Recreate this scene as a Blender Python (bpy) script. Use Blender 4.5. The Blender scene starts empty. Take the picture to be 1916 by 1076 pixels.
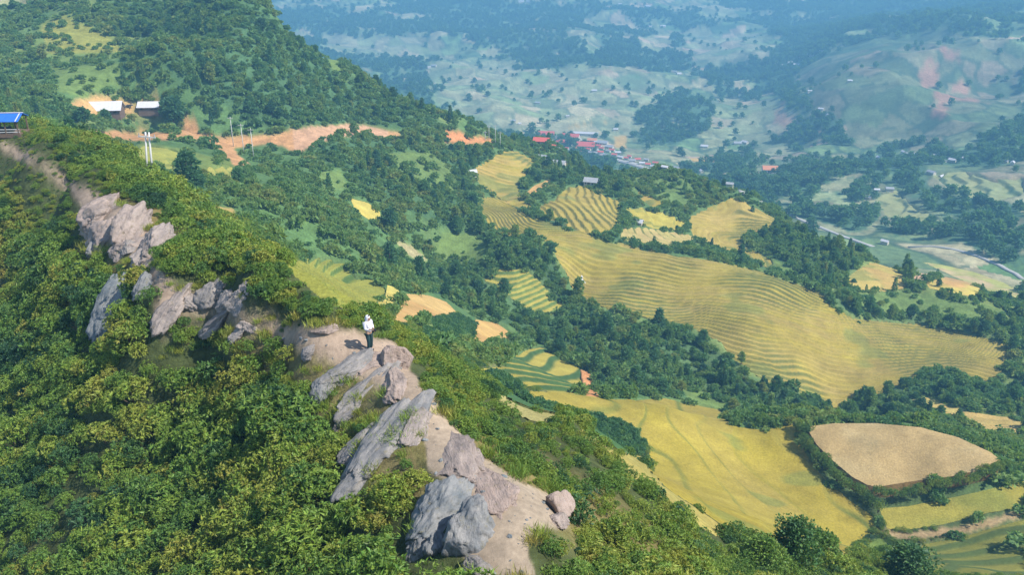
import bpy, bmesh, math, random
import numpy as np
from mathutils import Vector, Matrix, Euler
random.seed(7)
R = math.radians
SC = bpy.context.scene
COL = SC.collection

# ---------------------------------------------------------------- camera, light, exposure
CAMZ = 260.0
HAZE_TOP = 325.0
FPX, PITCH = 1659.0, R(22)
cam_d = bpy.data.cameras.new('camera'); cam = bpy.data.objects.new('camera', cam_d); COL.objects.link(cam)
cam.location = (0, 0, CAMZ); cam.rotation_euler = (R(90) - PITCH, 0, 0)
cam_d.sensor_width = 36.0; cam_d.lens = 36.0 * FPX / 1916.0
cam_d.clip_start = 0.5; cam_d.clip_end = 20000
SC.camera = cam
SUN_AZ, SUN_EL = R(112), R(50)        # compass style: clockwise from +Y (away from the camera), so from the right and a little behind
sun_d = bpy.data.lights.new('sun', 'SUN'); sun = bpy.data.objects.new('sun', sun_d); COL.objects.link(sun)
sdir = Vector((math.sin(SUN_AZ) * math.cos(SUN_EL), math.cos(SUN_AZ) * math.cos(SUN_EL), math.sin(SUN_EL)))
sun.rotation_euler = sdir.to_track_quat('Z', 'Y').to_euler()
sun.location = (200, -100, 500)
sun_d.energy = 5.0; sun_d.angle = R(0.53); sun_d.color = (1.0, 0.95, 0.86)
world = bpy.data.worlds.new('World'); SC.world = world; world.use_nodes = True
wn = world.node_tree.nodes; wn.clear()
sky = wn.new('ShaderNodeTexSky'); sky.sky_type = 'NISHITA'; sky.sun_disc = False
sky.sun_elevation = SUN_EL; sky.sun_rotation = SUN_AZ; sky.altitude = 1200
bg = wn.new('ShaderNodeBackground'); bg.inputs['Strength'].default_value = 0.15
wo = wn.new('ShaderNodeOutputWorld')
world.node_tree.links.new(sky.outputs[0], bg.inputs[0]); world.node_tree.links.new(bg.outputs[0], wo.inputs[0])
SC.view_settings.view_transform = 'Standard'; SC.view_settings.look = 'None'
SC.view_settings.exposure = 0.5; SC.view_settings.gamma = 1.0
SC.render.engine = 'CYCLES'
cy = SC.cycles
cy.max_bounces = 5; cy.diffuse_bounces = 2; cy.glossy_bounces = 2; cy.transmission_bounces = 3
cy.volume_bounces = 0; cy.transparent_max_bounces = 6; cy.use_denoising = True
cy.caustics_reflective = False; cy.caustics_refractive = False

# ---------------------------------------------------------------- helpers: colour, noise, geometry
def lin(r, g, b):
    f = lambda c: (c / 255 / 12.92) if c / 255 <= 0.04045 else ((c / 255 + 0.055) / 1.055) ** 2.4
    return np.array([f(r), f(g), f(b)])
def _hash(ix, iy, s):
    n = (ix.astype(np.int64) * 374761393 + iy.astype(np.int64) * 668265263 + s * 1442695041) & 0xffffffff
    n = ((n ^ (n >> 13)) * 1274126177) & 0xffffffff
    return ((n ^ (n >> 16)) & 0xffff) / 65535.0
def vnoise(x, y, s=0):
    x = np.asarray(x, float); y = np.asarray(y, float)
    ix = np.floor(x); iy = np.floor(y); fx = x - ix; fy = y - iy
    fx = fx * fx * (3 - 2 * fx); fy = fy * fy * (3 - 2 * fy)
    a = _hash(ix, iy, s); b = _hash(ix + 1, iy, s); c = _hash(ix, iy + 1, s); d = _hash(ix + 1, iy + 1, s)
    return (a + (b - a) * fx + (c - a) * fy + (a - b - c + d) * fx * fy) * 2 - 1
def fbm(x, y, o=4, s=0):
    r = 0; a = 0.5
    for k in range(o):
        r = r + a * vnoise(x * 2 ** k + 17.3 * k, y * 2 ** k - 9.1 * k, s + k); a *= 0.5
    return r
def sstep(a, b, x):
    t = np.clip((x - a) / (b - a), 0, 1); return t * t * (3 - 2 * t)
def ray(u, v):                                      # azimuth and downward slope of a line of sight
    u = np.asarray(u, float) - 958.0; v = np.asarray(v, float) - 538.0
    fw = FPX * math.cos(PITCH) - v * math.sin(PITCH); dn = FPX * math.sin(PITCH) + v * math.cos(PITCH)
    return np.arctan2(u, fw), dn / np.hypot(u, fw)

# ---------------------------------------------------------------- terrain: a height field through surveyed points (sight u, v, distance in m)
SURVEY = [
 # crest of the rocky ridge
 (940,1076,21),(1000,950,24.5),(830,830,28.5),(770,720,33),(690,655,36.5),(560,635,38.5),(450,580,43),(310,540,48),(290,490,53),(220,400,64),(140,345,76),(60,295,92),(0,270,105),(20,245,125),
 # left flank
 (0,1076,43),(300,1000,36),(0,850,54),(0,700,66),(0,520,84),(300,800,43),(600,900,30),(760,1000,24.3),(640,780,33.5),(500,700,39.5),(400,650,44),(200,600,53),(100,500,70),(100,400,84),(0,340,98),(600,1076,25),
 # right flank
 (1100,900,32),(1100,1000,26.5),(1250,960,35),(1100,800,42),(1350,1040,37),(1480,1010,56),(1690,1060,70),(900,800,31.5),(860,740,37),(800,660,46),(900,720,50),(700,600,62),(600,560,60),(500,500,66),(400,430,82),(330,360,106),(250,320,122),(280,333,186),(150,270,170),(90,240,205),(1850,1070,95),
 # bench of fields below the ridge
 (1300,920,98),(1200,850,112),(1450,880,127),(1240,765,131),(1100,740,131),(1500,785,144),(1690,860,136),(1690,800,146),(1860,870,140),(1800,1000,122),(1640,1030,112),(980,690,140),(900,640,148),(780,575,160),(700,530,172),(620,520,172),(560,490,165),(480,440,140),
 # middle slope
 (600,400,200),(500,340,215),(475,300,258),(420,262,288),(700,242,330),(880,260,352),(700,300,288),(800,400,262),(700,450,222),(850,480,248),(600,300,270),(330,262,280),(200,262,262),
 # gully
 (880,560,213),(1000,600,213),(1100,610,213),(1300,690,204),(1520,765,200),(1400,750,192),(1200,690,190),(1700,770,205),(1900,760,222),
 # spur with the long terraces
 (1560,755,214),(1650,725,224),(1880,700,243),(1890,645,262),(1700,605,262),(1560,560,252),(1450,520,255),(1300,482,258),(1086,520,240),(1100,448,262),(1000,420,272),(1400,640,216),(1250,590,224),(1130,575,222),(920,375,305),(950,290,355),(960,470,240),
 # behind the spur
 (1060,375,308),(1200,435,284),(1380,410,330),(1400,372,350),(1250,350,345),(1250,325,365),(1500,460,305),(1650,525,285),(1800,545,290),(1830,600,272),(1480,520,268),(1350,478,274),(1100,345,340),(1040,310,380),(1000,275,430),
 # hill on the left with the road
 (170,250,268),(195,208,298),(290,205,302),(100,100,360),(0,0,440),(0,150,330),(300,0,400),(500,150,318),(500,50,350),(480,0,372),(560,75,378),(640,125,382),(700,160,385),(800,205,376),(880,243,364),(300,100,345),(300,170,312),(650,190,345),(780,230,345),
 # valley floor and road
 (1080,265,1000),(1120,292,880),(1240,318,780),(1360,350,690),(1500,412,560),(1620,458,500),(1750,466,500),(1905,528,450),(1000,240,1060),(1150,240,1080),(1200,310,800),
 # far side
 (1400,250,1000),(1250,220,1120),(1700,250,920),(1600,330,730),(1700,400,600),(1900,430,540),(1900,300,790),(1900,150,1150),(1900,20,1560),(1600,150,1150),(1600,85,1400),(1740,30,1650),(1480,310,800),(1450,180,1350),
 (900,150,1400),(1000,120,1520),(1000,50,1900),(1000,0,2250),(850,230,1080),(750,170,1250),(650,110,1600),(640,60,1900),(560,20,2150),(1300,100,1700),(1400,60,2000),(1400,0,2400),(1550,40,2150),(1200,150,1420),(800,110,1600),(800,0,2250),
]
EXTRA = [ # azimuth degrees, distance, height relative to the camera: ground out of sight
 (-45,14,-27),(0,14,-17.4),(-18,16,-21),(20,15,-20),(45,14,-25),(45,40,-42),(45,100,-75),(-48,40,-34),(-45,90,-33),(36,60,-50),(30,45,-36),
 (-22,470,6),(-30,540,15),(-40,500,10),(-40,300,-30),(-40,160,-30),(-14.6,455,-72),(-10,470,-112),(-6,455,-128),(-2.7,445,-135),(-18,520,-22),(-25,640,0),(-32,760,25),
 (-14,700,-185),(-8,700,-205),(-3,720,-215),(-20,850,-130),(-30,1100,-40),(-40,1200,0),(2,600,-195),(5,560,-180),
 (8,430,-128),(12,430,-135),(16,400,-132),(21,370,-128),(26,350,-124),(31,340,-120),(40,300,-115),(45,600,-130),(45,1200,-90),
 (19,175,-100),(14,172,-97),(24,178,-102),(8,170,-93),
 (16.5,1600,-200),(20,1800,-170),
]
for a in range(-45, 46, 10):
    EXTRA += [(a, 3100, -75 + 25 * math.sin(a * 0.17)), (a, 4600, 5), (a, 6500, 15)]
S = np.array(SURVEY, float)
sa, st = ray(S[:, 0], S[:, 1])
P = [(a, math.log(d), -d * t) for a, d, t in zip(sa, S[:, 2], st)] + [(R(a), math.log(d), z) for a, d, z in EXTRA]
P = np.array(P)
KA = 1.5
def _phi(A, B):
    d2 = ((A[:, None, 0] - B[None, :, 0]) * KA) ** 2 + (A[:, None, 1] - B[None, :, 1]) ** 2
    return np.sqrt(d2 + 0.05 ** 2)
n = len(P)
M = np.zeros((n + 3, n + 3)); M[:n, :n] = -_phi(P, P) - np.eye(n) * 0.004
M[:n, n] = 1; M[:n, n + 1] = P[:, 0]; M[:n, n + 2] = P[:, 1]; M[n:, :n] = M[:n, n:].T
W = np.linalg.solve(M, np.concatenate([P[:, 2], np.zeros(3)]))
AZ = np.concatenate([np.linspace(-50, -37, 26)[:-1], np.linspace(-37, 37, 781), np.linspace(37, 50, 26)[1:]]) * math.pi / 180
def geo(a, b, q): return list(np.exp(np.arange(math.log(a), math.log(b), q)))
LD = np.log(np.array(geo(13, 120, .0085) + geo(120, 420, .0055) + geo(420, 900, .0065) + geo(900, 2700, .0075) + geo(2700, 6400, .06)))
NA, ND = len(AZ), len(LD)
A2, L2 = np.meshgrid(AZ, LD, indexing='ij')
Q = np.stack([A2.ravel(), L2.ravel()], 1)
H = np.empty(len(Q))
for k in range(0, len(Q), 20000):
    q = Q[k:k + 20000]
    H[k:k + 20000] = -_phi(q, P) @ W[:n] + W[n] + q[:, 0] * W[n + 1] + q[:, 1] * W[n + 2]
D2 = np.exp(L2); X2 = D2 * np.sin(A2); Y2 = D2 * np.cos(A2)
H = H.reshape(NA, ND)
H += 0.0045 * np.clip(D2 - 25, 0, 2200) * fbm(A2 * 14, L2 * 9, 4, 3) + 0.10 * fbm(X2 / 1.6, Y2 / 1.6, 3, 11) * sstep(200, 30, D2) + 0.5 * fbm(X2 / 9, Y2 / 9, 3, 5) * sstep(60, 160, D2)
rid_ = 1 - np.abs(fbm(X2 / 260 + .3 * fbm(X2 / 400, Y2 / 400, 2, 14), Y2 / 330, 4, 13)) * 2.2
H += (22 * (rid_ - .55) + 5 * fbm(X2 / 60, Y2 / 60, 3, 15)) * sstep(520, 900, D2) * sstep(5200, 2600, D2) * (1 - .75 * np.exp(-((X2 - 80) / 140) ** 2 - ((Y2 - 960) / 130) ** 2))
H += CAMZ
HS = H.copy()

def interp(G, a, l):
    i = np.clip(np.searchsorted(AZ, a) - 1, 0, NA - 2); j = np.clip(np.searchsorted(LD, l) - 1, 0, ND - 2)
    fa = np.clip((a - AZ[i]) / (AZ[i + 1] - AZ[i]), 0, 1); fl = np.clip((l - LD[j]) / (LD[j + 1] - LD[j]), 0, 1)
    return G[i, j] * (1 - fa) * (1 - fl) + G[i + 1, j] * fa * (1 - fl) + G[i, j + 1] * (1 - fa) * fl + G[i + 1, j + 1] * fa * fl
def chart(x, y): return np.arctan2(x, y), np.log(np.maximum(np.hypot(x, y), 1e-3))
def ground(x, y, G=None):
    a, l = chart(np.asarray(x, float), np.asarray(y, float)); return interp(H if G is None else G, a, l)
DD = np.exp(LD)
def cast(u, v):
    """first point of the ground on each line of sight -> azimuth, ln distance"""
    a, t = ray(np.atleast_1d(u), np.atleast_1d(v))
    out = np.empty(len(a))
    for k in range(len(a)):
        i = int(np.clip(np.searchsorted(AZ, a[k]) - 1, 0, NA - 2)); fa = (a[k] - AZ[i]) / (AZ[i + 1] - AZ[i])
        g = HS[i] * (1 - fa) + HS[i + 1] * fa - CAMZ + DD * t[k]
        w = np.nonzero(g >= 0)[0]
        if len(w) == 0: out[k] = LD[-2]; continue
        j = max(w[0], 1); f = -g[j - 1] / (g[j] - g[j - 1]) if g[j] > g[j - 1] else 0
        out[k] = LD[j - 1] + np.clip(f, 0, 1) * (LD[j] - LD[j - 1])
    return a, out
def at(u, v, dz=0.0):
    a, l = cast(u, v); d = math.exp(l[0]); x, y = d * math.sin(a[0]), d * math.cos(a[0])
    return Vector((x, y, float(ground(x, y)) + dz))
def px_of(x, y, z):
    dz = z - CAMZ; c, s = math.cos(PITCH), math.sin(PITCH)
    fw = y * c - dz * s; up = y * s + dz * c
    return 958 + FPX * x / fw, 538 - FPX * up / fw, fw
def outline(pts, step=14):                          # densified outline on the ground, chart coordinates
    u, v = [], []
    for (a, b), (c, d) in zip(pts, pts[1:] + pts[:1]):
        m = max(1, int(math.hypot(c - a, d - b) / step))
        for k in range(m): u.append(a + (c - a) * k / m); v.append(b + (d - b) * k / m)
    a, l = cast(np.array(u), np.array(v))
    return np.stack([a, l], 1)
def inside(poly, a, l):
    r = np.zeros(a.shape, bool); xs, ys = poly[:, 0], poly[:, 1]; m = len(poly); j = m - 1
    for i in range(m):
        c = (ys[i] > l) != (ys[j] > l)
        if ys[i] != ys[j]: r ^= c & (a < (xs[j] - xs[i]) * (l - ys[i]) / (ys[j] - ys[i]) + xs[i])
        j = i
    return r
def mask(poly, warp=0.0):
    i0, i1 = np.searchsorted(AZ, [poly[:, 0].min() - .01, poly[:, 0].max() + .01]); j0, j1 = np.searchsorted(LD, [poly[:, 1].min() - .02, poly[:, 1].max() + .02])
    m = np.zeros((NA, ND), bool)
    a, l = A2[i0:i1, j0:j1], L2[i0:i1, j0:j1]
    if warp:
        m[i0:i1, j0:j1] = inside(poly, a + warp * fbm(a * 130, l * 60, 3, 21), l + warp * 2 * fbm(a * 130, l * 60, 3, 22))
    else: m[i0:i1, j0:j1] = inside(poly, a, l)
    return m
def blur(w, k=1):
    for _ in range(k):
        p = np.pad(w, 1, mode='edge'); w = (p[:-2, 1:-1] + p[2:, 1:-1] + p[1:-1, :-2] + p[1:-1, 2:] + 2 * p[1:-1, 1:-1]) / 6
    return w

# ---------------------------------------------------------------- objects
def tag(o, label=None, cat=None, group=None, kind=None):
    if label: o['label'] = label
    if cat: o['category'] = cat
    if group: o['group'] = group
    if kind: o['kind'] = kind
    return o
def link(name, me, m=None, parent=None, loc=None):
    o = bpy.data.objects.new(name, me); COL.objects.link(o)
    if m and me and not me.materials: me.materials.append(m)
    if parent: o.parent = parent
    if loc is not None: o.location = loc
    return o
def empty(name, loc, rz=0):
    o = bpy.data.objects.new(name, None); COL.objects.link(o); o.location = loc; o.rotation_euler = (0, 0, rz); o.empty_display_size = .2
    return o
def mesh_np(name, V, F, smooth=True):
    me = bpy.data.meshes.new(name); V = np.asarray(V, np.float32); F = np.asarray(F, np.int32)
    me.vertices.add(len(V)); me.vertices.foreach_set('co', V.ravel())
    k = F.shape[1]; me.loops.add(F.size); me.loops.foreach_set('vertex_index', F.ravel())
    me.polygons.add(len(F)); me.polygons.foreach_set('loop_start', np.arange(0, F.size, k, dtype=np.int32)); me.polygons.foreach_set('loop_total', np.full(len(F), k, np.int32))
    me.polygons.foreach_set('use_smooth', np.full(len(F), smooth)); me.update(calc_edges=True)
    return me
def vcol(me, C, name='cover'):
    at_ = me.color_attributes.new(name, 'FLOAT_COLOR', 'POINT')
    at_.data.foreach_set('color', np.concatenate([C, np.ones((len(C), 1))], 1).astype(np.float32).ravel())
class MB:
    def __init__(s): s.v = []; s.f = []
    def box(s, c, d, rz=0, M=None):
        b = len(s.v); cx, cy_, cz = c; hx, hy, hz = d[0] / 2, d[1] / 2, d[2] / 2
        for i in (-1, 1):
            for j in (-1, 1):
                for k in (-1, 1):
                    x, y = i * hx, j * hy
                    s.v.append((cx + x * math.cos(rz) - y * math.sin(rz), cy_ + x * math.sin(rz) + y * math.cos(rz), cz + k * hz))
        s.f += [tuple(b + q for q in f) for f in ((0, 1, 3, 2), (4, 6, 7, 5), (0, 4, 5, 1), (2, 3, 7, 6), (0, 2, 6, 4), (1, 5, 7, 3))]
        return s
    def poly(s, pts):
        b = len(s.v); s.v += [tuple(p) for p in pts]; s.f.append(tuple(range(b, b + len(pts)))); return s
    def slab(s, pts, t):                                # thick sheet: pts counter-clockwise, thickness t straight down
        b = len(s.v); m = len(pts); s.v += [tuple(p) for p in pts] + [(p[0], p[1], p[2] - t) for p in pts]
        s.f.append(tuple(range(b, b + m))); s.f.append(tuple(range(b + 2 * m - 1, b + m - 1, -1)))
        for i in range(m): j = (i + 1) % m; s.f.append((b + i, b + m + i, b + m + j, b + j))
        return s
    def tube(s, p, q, r0, r1, seg=7, cap=True):
        p = Vector(p); q = Vector(q); d = (q - p).normalized(); a = d.orthogonal().normalized(); c = d.cross(a); b = len(s.v)
        for o, r in ((p, r0), (q, r1)):
            for i in range(seg):
                t = 2 * math.pi * i / seg; s.v.append(tuple(o + a * r * math.cos(t) + c * r * math.sin(t)))
        for i in range(seg): j = (i + 1) % seg; s.f.append((b + i, b + j, b + seg + j, b + seg + i))
        if cap: s.f.append(tuple(range(b + seg - 1, b - 1, -1))); s.f.append(tuple(range(b + seg, b + 2 * seg)))
        return s
    def me(s, name='mesh', smooth=False):
        m = bpy.data.meshes.new(name); m.from_pydata(s.v, [], s.f); m.update()
        if smooth: m.polygons.foreach_set('use_smooth', np.full(len(m.polygons), True))
        return m
    def build(s, name, mat, parent=None, smooth=False): return link(name, s.me(name, smooth), mat, parent)

# ---------------------------------------------------------------- materials
def newmat(name):
    m = bpy.data.materials.new(name); m.use_nodes = True; nt = m.node_tree; nt.nodes.clear()
    out = nt.nodes.new('ShaderNodeOutputMaterial'); return m, nt, out
def nd(nt, t, **k):
    x = nt.nodes.new(t)
    for a, b in k.items():
        if a.startswith('i_'): x.inputs[int(a[2:]) if a[2:].isdigit() else a[2:].replace('_', ' ')].default_value = b
        else: setattr(x, a, b)
    return x
def mixc(nt, fac, a, b, mode='MIX'):
    m = nt.nodes.new('ShaderNodeMix'); m.data_type = 'RGBA'; m.blend_type = mode
    for s, val in ((m.inputs[0], fac), (m.inputs[6], a), (m.inputs[7], b)):
        if hasattr(val, 'links'): nt.links.new(val, s)
        elif isinstance(val, (int, float)): s.default_value = val
        else: s.default_value = (*val, 1)
    return m.outputs[2]
def maprange(nt, val, a, b, c, d):
    m = nd(nt, 'ShaderNodeMapRange'); nt.links.new(val, m.inputs[0])
    for k, x in zip((1, 2, 3, 4), (a, b, c, d)): m.inputs[k].default_value = x
    return m.outputs[0]
def noise(nt, scale, detail=4, rough=.6, vec=None):
    x = nd(nt, 'ShaderNodeTexNoise'); x.inputs['Scale'].default_value = scale; x.inputs['Detail'].default_value = detail; x.inputs['Roughness'].default_value = rough
    if vec: nt.links.new(vec, x.inputs['Vector'])
    return x
def ground_material(name, scales, amp, bump, bscale, rough=.95):
    m, nt, out = newmat(name); L = nt.links.new
    at_ = nd(nt, 'ShaderNodeAttribute', attribute_name='cover'); geo_ = nd(nt, 'ShaderNodeNewGeometry')
    c = at_.outputs['Color']
    for sc, am in zip(scales, amp):
        nz = noise(nt, sc, 5, .65, geo_.outputs['Position'])
        k = maprange(nt, nz.outputs[0], .25, .75, 1 - am, 1 + am)
        hs = nd(nt, 'ShaderNodeHueSaturation'); L(k, hs.inputs['Value']); L(c, hs.inputs['Color']); c = hs.outputs[0]
    b = nd(nt, 'ShaderNodeBsdfPrincipled'); b.inputs['Roughness'].default_value = rough; b.inputs['Specular IOR Level'].default_value = .15
    L(c, b.inputs['Base Color'])
    nz = noise(nt, bscale, 6, .7, geo_.outputs['Position']); bp = nd(nt, 'ShaderNodeBump'); bp.inputs['Distance'].default_value = bump; bp.inputs['Strength'].default_value = .8
    L(nz.outputs[0], bp.inputs['Height']); L(bp.outputs[0], b.inputs['Normal']); L(b.outputs[0], out.inputs[0])
    return m
M_TER = ground_material('soil_and_grass', (.35, 2.2, .04), (.35, .4, .2), .25, 2.0)
M_FIELD = ground_material('rice_and_stubble', (.25, 3.0, .05), (.2, .3, .16), .2, 4.0)
M_PATH = ground_material('trodden_soil', (.6, 3.5), (.22, .25), .06, 4.0)
def foliage_material(name, stops, trans=.3, rough=.5, val=.35):
    m, nt, out = newmat(name); L = nt.links.new
    at_ = nd(nt, 'ShaderNodeAttribute', attribute_name='tint', attribute_type='INSTANCER'); oi = nd(nt, 'ShaderNodeObjectInfo'); geo_ = nd(nt, 'ShaderNodeNewGeometry')
    cr = nd(nt, 'ShaderNodeValToRGB'); e = cr.color_ramp.elements
    while len(e) < len(stops): e.new(.5)
    for k, (p, c) in enumerate(stops): e[k].position = p; e[k].color = (*c, 1)
    ad = nd(nt, 'ShaderNodeMath', operation='ADD'); L(at_.outputs['Fac'], ad.inputs[0])
    nz = noise(nt, 1.3, 3, .6, geo_.outputs['Position']); L(maprange(nt, nz.outputs[0], .2, .8, -.16, .16), ad.inputs[1])
    L(ad.outputs[0], cr.inputs[0])
    nz2 = nd(nt, 'ShaderNodeTexWhiteNoise'); L(geo_.outputs['Random Per Island'], nz2.inputs['Vector'])
    hs = nd(nt, 'ShaderNodeHueSaturation'); L(maprange(nt, geo_.outputs['Random Per Island'], 0, 1, 1 - val, 1 + val), hs.inputs['Value']); L(cr.outputs[0], hs.inputs['Color'])
    L(maprange(nt, nz2.outputs[0], 0, 1, .485, .515), hs.inputs['Hue'])
    b = nd(nt, 'ShaderNodeBsdfPrincipled'); b.inputs['Roughness'].default_value = rough; b.inputs['Specular IOR Level'].default_value = .3
    L(hs.outputs[0], b.inputs['Base Color'])
    tr = nd(nt, 'ShaderNodeBsdfTranslucent'); L(mixc(nt, 1.0, hs.outputs[0], (1.25, 1.15, .5), 'MULTIPLY'), tr.inputs[0])
    mx = nd(nt, 'ShaderNodeMixShader'); mx.inputs[0].default_value = trans; L(b.outputs[0], mx.inputs[1]); L(tr.outputs[0], mx.inputs[2]); L(mx.outputs[0], out.inputs[0])
    return m
G_DARK, G_TEAL, G_MID, G_BRT, G_YEL, G_OCH = (.03, .075, .04), (.05, .125, .05), (.125, .225, .042), (.205, .30, .046), (.295, .32, .055), (.37, .3, .085)
M_SHRUB = foliage_material('shrub_leaves', [(0, G_DARK), (.2, G_TEAL), (.42, G_MID), (.62, G_BRT), (.82, G_YEL), (1, G_OCH)])
M_TREE = foliage_material('tree_leaves', [(0, (.055, .14, .08)), (.3, (.10, .225, .09)), (.6, (.165, .29, .085)), (.85, (.22, .32, .08)), (1, (.28, .31, .085))], .5, .6, .22)
def plain(name, col, rough=.7, spec=.3, nscale=3.0, amp=.15, bump=0, metallic=0):
    m, nt, out = newmat(name); L = nt.links.new; tc = nd(nt, 'ShaderNodeTexCoord')
    nz = noise(nt, nscale, 5, .6, tc.outputs['Object'])
    hs = nd(nt, 'ShaderNodeHueSaturation'); hs.inputs['Color'].default_value = (*col, 1); L(maprange(nt, nz.outputs[0], .25, .75, 1 - amp, 1 + amp), hs.inputs['Value'])
    b = nd(nt, 'ShaderNodeBsdfPrincipled'); b.inputs['Roughness'].default_value = rough; b.inputs['Specular IOR Level'].default_value = spec; b.inputs['Metallic'].default_value = metallic
    L(hs.outputs[0], b.inputs['Base Color'])
    if bump:
        bp = nd(nt, 'ShaderNodeBump'); bp.inputs['Distance'].default_value = bump; L(nz.outputs[0], bp.inputs['Height']); L(bp.outputs[0], b.inputs['Normal'])
    L(b.outputs[0], out.inputs[0]); return m
M_BARK = plain('bark', (.09, .065, .045), .9, .2, 6, .3, .05)
M_WHITE = plain('white_sheet_roof', (.55, .54, .56), .5, .3, 1.5, .12)
M_GREYROOF = plain('grey_fibre_roof', (.33, .34, .36), .7, .3, 1.2, .2)
M_BLUE = plain('blue_tarpaulin', (.03, .14, .62), .45, .4, 1.0, .12)
M_RED = plain('red_tile_roof', (.55, .12, .1), .7, .3, 1.5, .15)
M_ORANGE = plain('orange_tile_roof', (.6, .24, .12), .7, .3, 1.5, .15)
M_WALL = plain('plaster_wall', (.55, .5, .42), .85, .2, 2, .12)
M_WOOD = plain('weathered_wood', (.16, .11, .08), .85, .2, 4, .25, .02)
M_CONC = plain('pale_concrete', (.5, .5, .48), .8, .2, 2, .1)
M_DARK = plain('dark_opening', (.02, .02, .022), .6, .3)
M_ROADM = plain('pale_road', (.36, .35, .33), .9, .2, .2, .15)

# ---------------------------------------------------------------- land cover
PATH = [(0,262),(60,289),(105,316),(150,350),(185,362),(240,392),(290,440),(300,470),(285,492),(312,520),(345,552),(400,574),(480,590),(540,612),(600,617),(640,613),(690,628),(735,638),(765,660),(767,690),(800,740),(850,795),(900,850),(960,895),(1020,922),(1064,950),(1062,988),(1012,990),(987,1012),(987,1040),(1002,1080),(905,1080),(880,1050),(850,1030),(870,985),(880,960),(880,920),(840,900),(800,880),(795,820),(765,760),(700,722),(640,692),(600,664),(560,655),(500,625),(440,600),(390,592),(330,592),(295,615),(288,580),(296,550),(262,500),(235,470),(190,440),(160,400),(125,352),(90,325),(50,302),(0,284)]
SOIL_ROAD = [(150,243),(250,246),(335,250),(350,215),(366,225),(372,248),(430,255),(480,255),(520,250),(560,240),(650,232),(700,237),(748,250),(745,262),(690,252),(640,256),(600,264),(560,288),(525,274),(500,268),(480,272),(440,276),(442,288),(465,305),(440,312),(420,288),(390,266),(330,260),(250,264),(180,264)]
SOIL_CUT = [(832,244),(850,246),(872,250),(890,258),(925,262),(925,269),(880,270),(832,264)]
YARD = [(128,192),(180,178),(220,184),(300,182),(304,200),(240,212),(170,218),(132,204)]
COVER = np.zeros((NA, ND, 3)); VEG = np.ones((NA, ND), np.int8)
nA = fbm(X2 / 14, Y2 / 14, 4, 31); nB = fbm(X2 / 60, Y2 / 60, 4, 41); nF = fbm(X2 / 160, Y2 / 160, 4, 51)
near = sstep(150, 105, D2)[..., None]; far = sstep(400, 470, D2)[..., None]
c_near = np.array([.06, .075, .026]) + (np.array([.2, .16, .06]) - np.array([.075, .085, .03])) * sstep(.2, .5, nA)[..., None]
c_mid = np.array([.085, .155, .05]) + (np.array([.17, .22, .06]) - np.array([.085, .155, .05])) * sstep(-.1, .4, nB + .4 * nA)[..., None]
pale = np.array([.27, .30, .17]) + np.array([.06, -.02, -.02]) * sstep(.0, .4, nB)[..., None] + np.array([-.10, -.04, -.05]) * sstep(0.1, .4, -nB)[..., None]
fgreen = np.array([.075, .145, .075])
ff = sstep(-.10, .0, nF + .6 * nB)[..., None]
def cells(x, y, sx, sy, seed):                       # plots of land: id, and distance to the plot's edge
    x = x / sx; y = y / sy; ix, iy = np.floor(x), np.floor(y); b1 = np.full(x.shape, 9.); b2 = b1.copy(); cid = np.zeros(x.shape)
    for i in (-1, 0, 1):
        for j in (-1, 0, 1):
            cx, cy_ = ix + i, iy + j; dd = (cx + _hash(cx, cy_, seed) - x) ** 2 + (cy_ + _hash(cx, cy_, seed + 1) - y) ** 2; nw = dd < b1
            b2 = np.where(nw, b1, np.minimum(b2, dd)); cid = np.where(nw, _hash(cx, cy_, seed + 2), cid); b1 = np.where(nw, dd, b1)
    return cid, np.sqrt(b2) - np.sqrt(b1)
wx, wy = X2 + 18 * fbm(X2 / 70, Y2 / 70, 3, 16), Y2 + 30 * fbm(X2 / 70, Y2 / 70, 3, 17)
cid, ced = cells(wx, wy, 34, 46, 5); cid2, ced2 = cells(wx, wy, 13, 15, 9)
PLOT = np.stack([np.interp(cid, [0, .2, .4, .6, .8, 1], c) for c in ((.09, .30, .15, .42, .07, .46), (.18, .29, .25, .35, .15, .33), (.06, .16, .09, .21, .06, .22))], 2) * (.7 + .6 * cid2)[..., None]
hedge_ = (np.maximum(sstep(.16, .06, ced) * .85, sstep(.14, .05, ced2) * .35) * (fbm(X2 / 50, Y2 / 50, 2, 18) > -.12))[..., None]
PLOT = PLOT * (1 - hedge_) + np.array([.05, .10, .055]) * hedge_
pale = PLOT
c_far = pale * ff + fgreen * (1 - ff)
COVER[:] = c_near * near + c_mid * (1 - near); COVER = COVER * (1 - far) + c_far * far
VEG[D2 > 120] = 2
VEG[(D2 > 120) & (D2 <= 430) & (nB + .35 * nA > .3)] = 3
VEG[D2 > 430] = np.where(ff[..., 0] > .5, 4, 3)[D2 > 430]
def paint(pts, col=None, veg=None, soft=1, warp=0.002, dmin=0, dmax=1e9, keep=0.0):
    global COVER
    m = mask(outline(pts), warp) & (D2 > dmin) & (D2 < dmax)
    if col is not None:
        w = blur(m.astype(float), soft)[..., None] * (1 - keep); COVER = COVER * (1 - w) + np.array(col) * w
    if veg is not None: VEG[m] = veg
    return m
FOREST = (.055, .115, .05)
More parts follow.
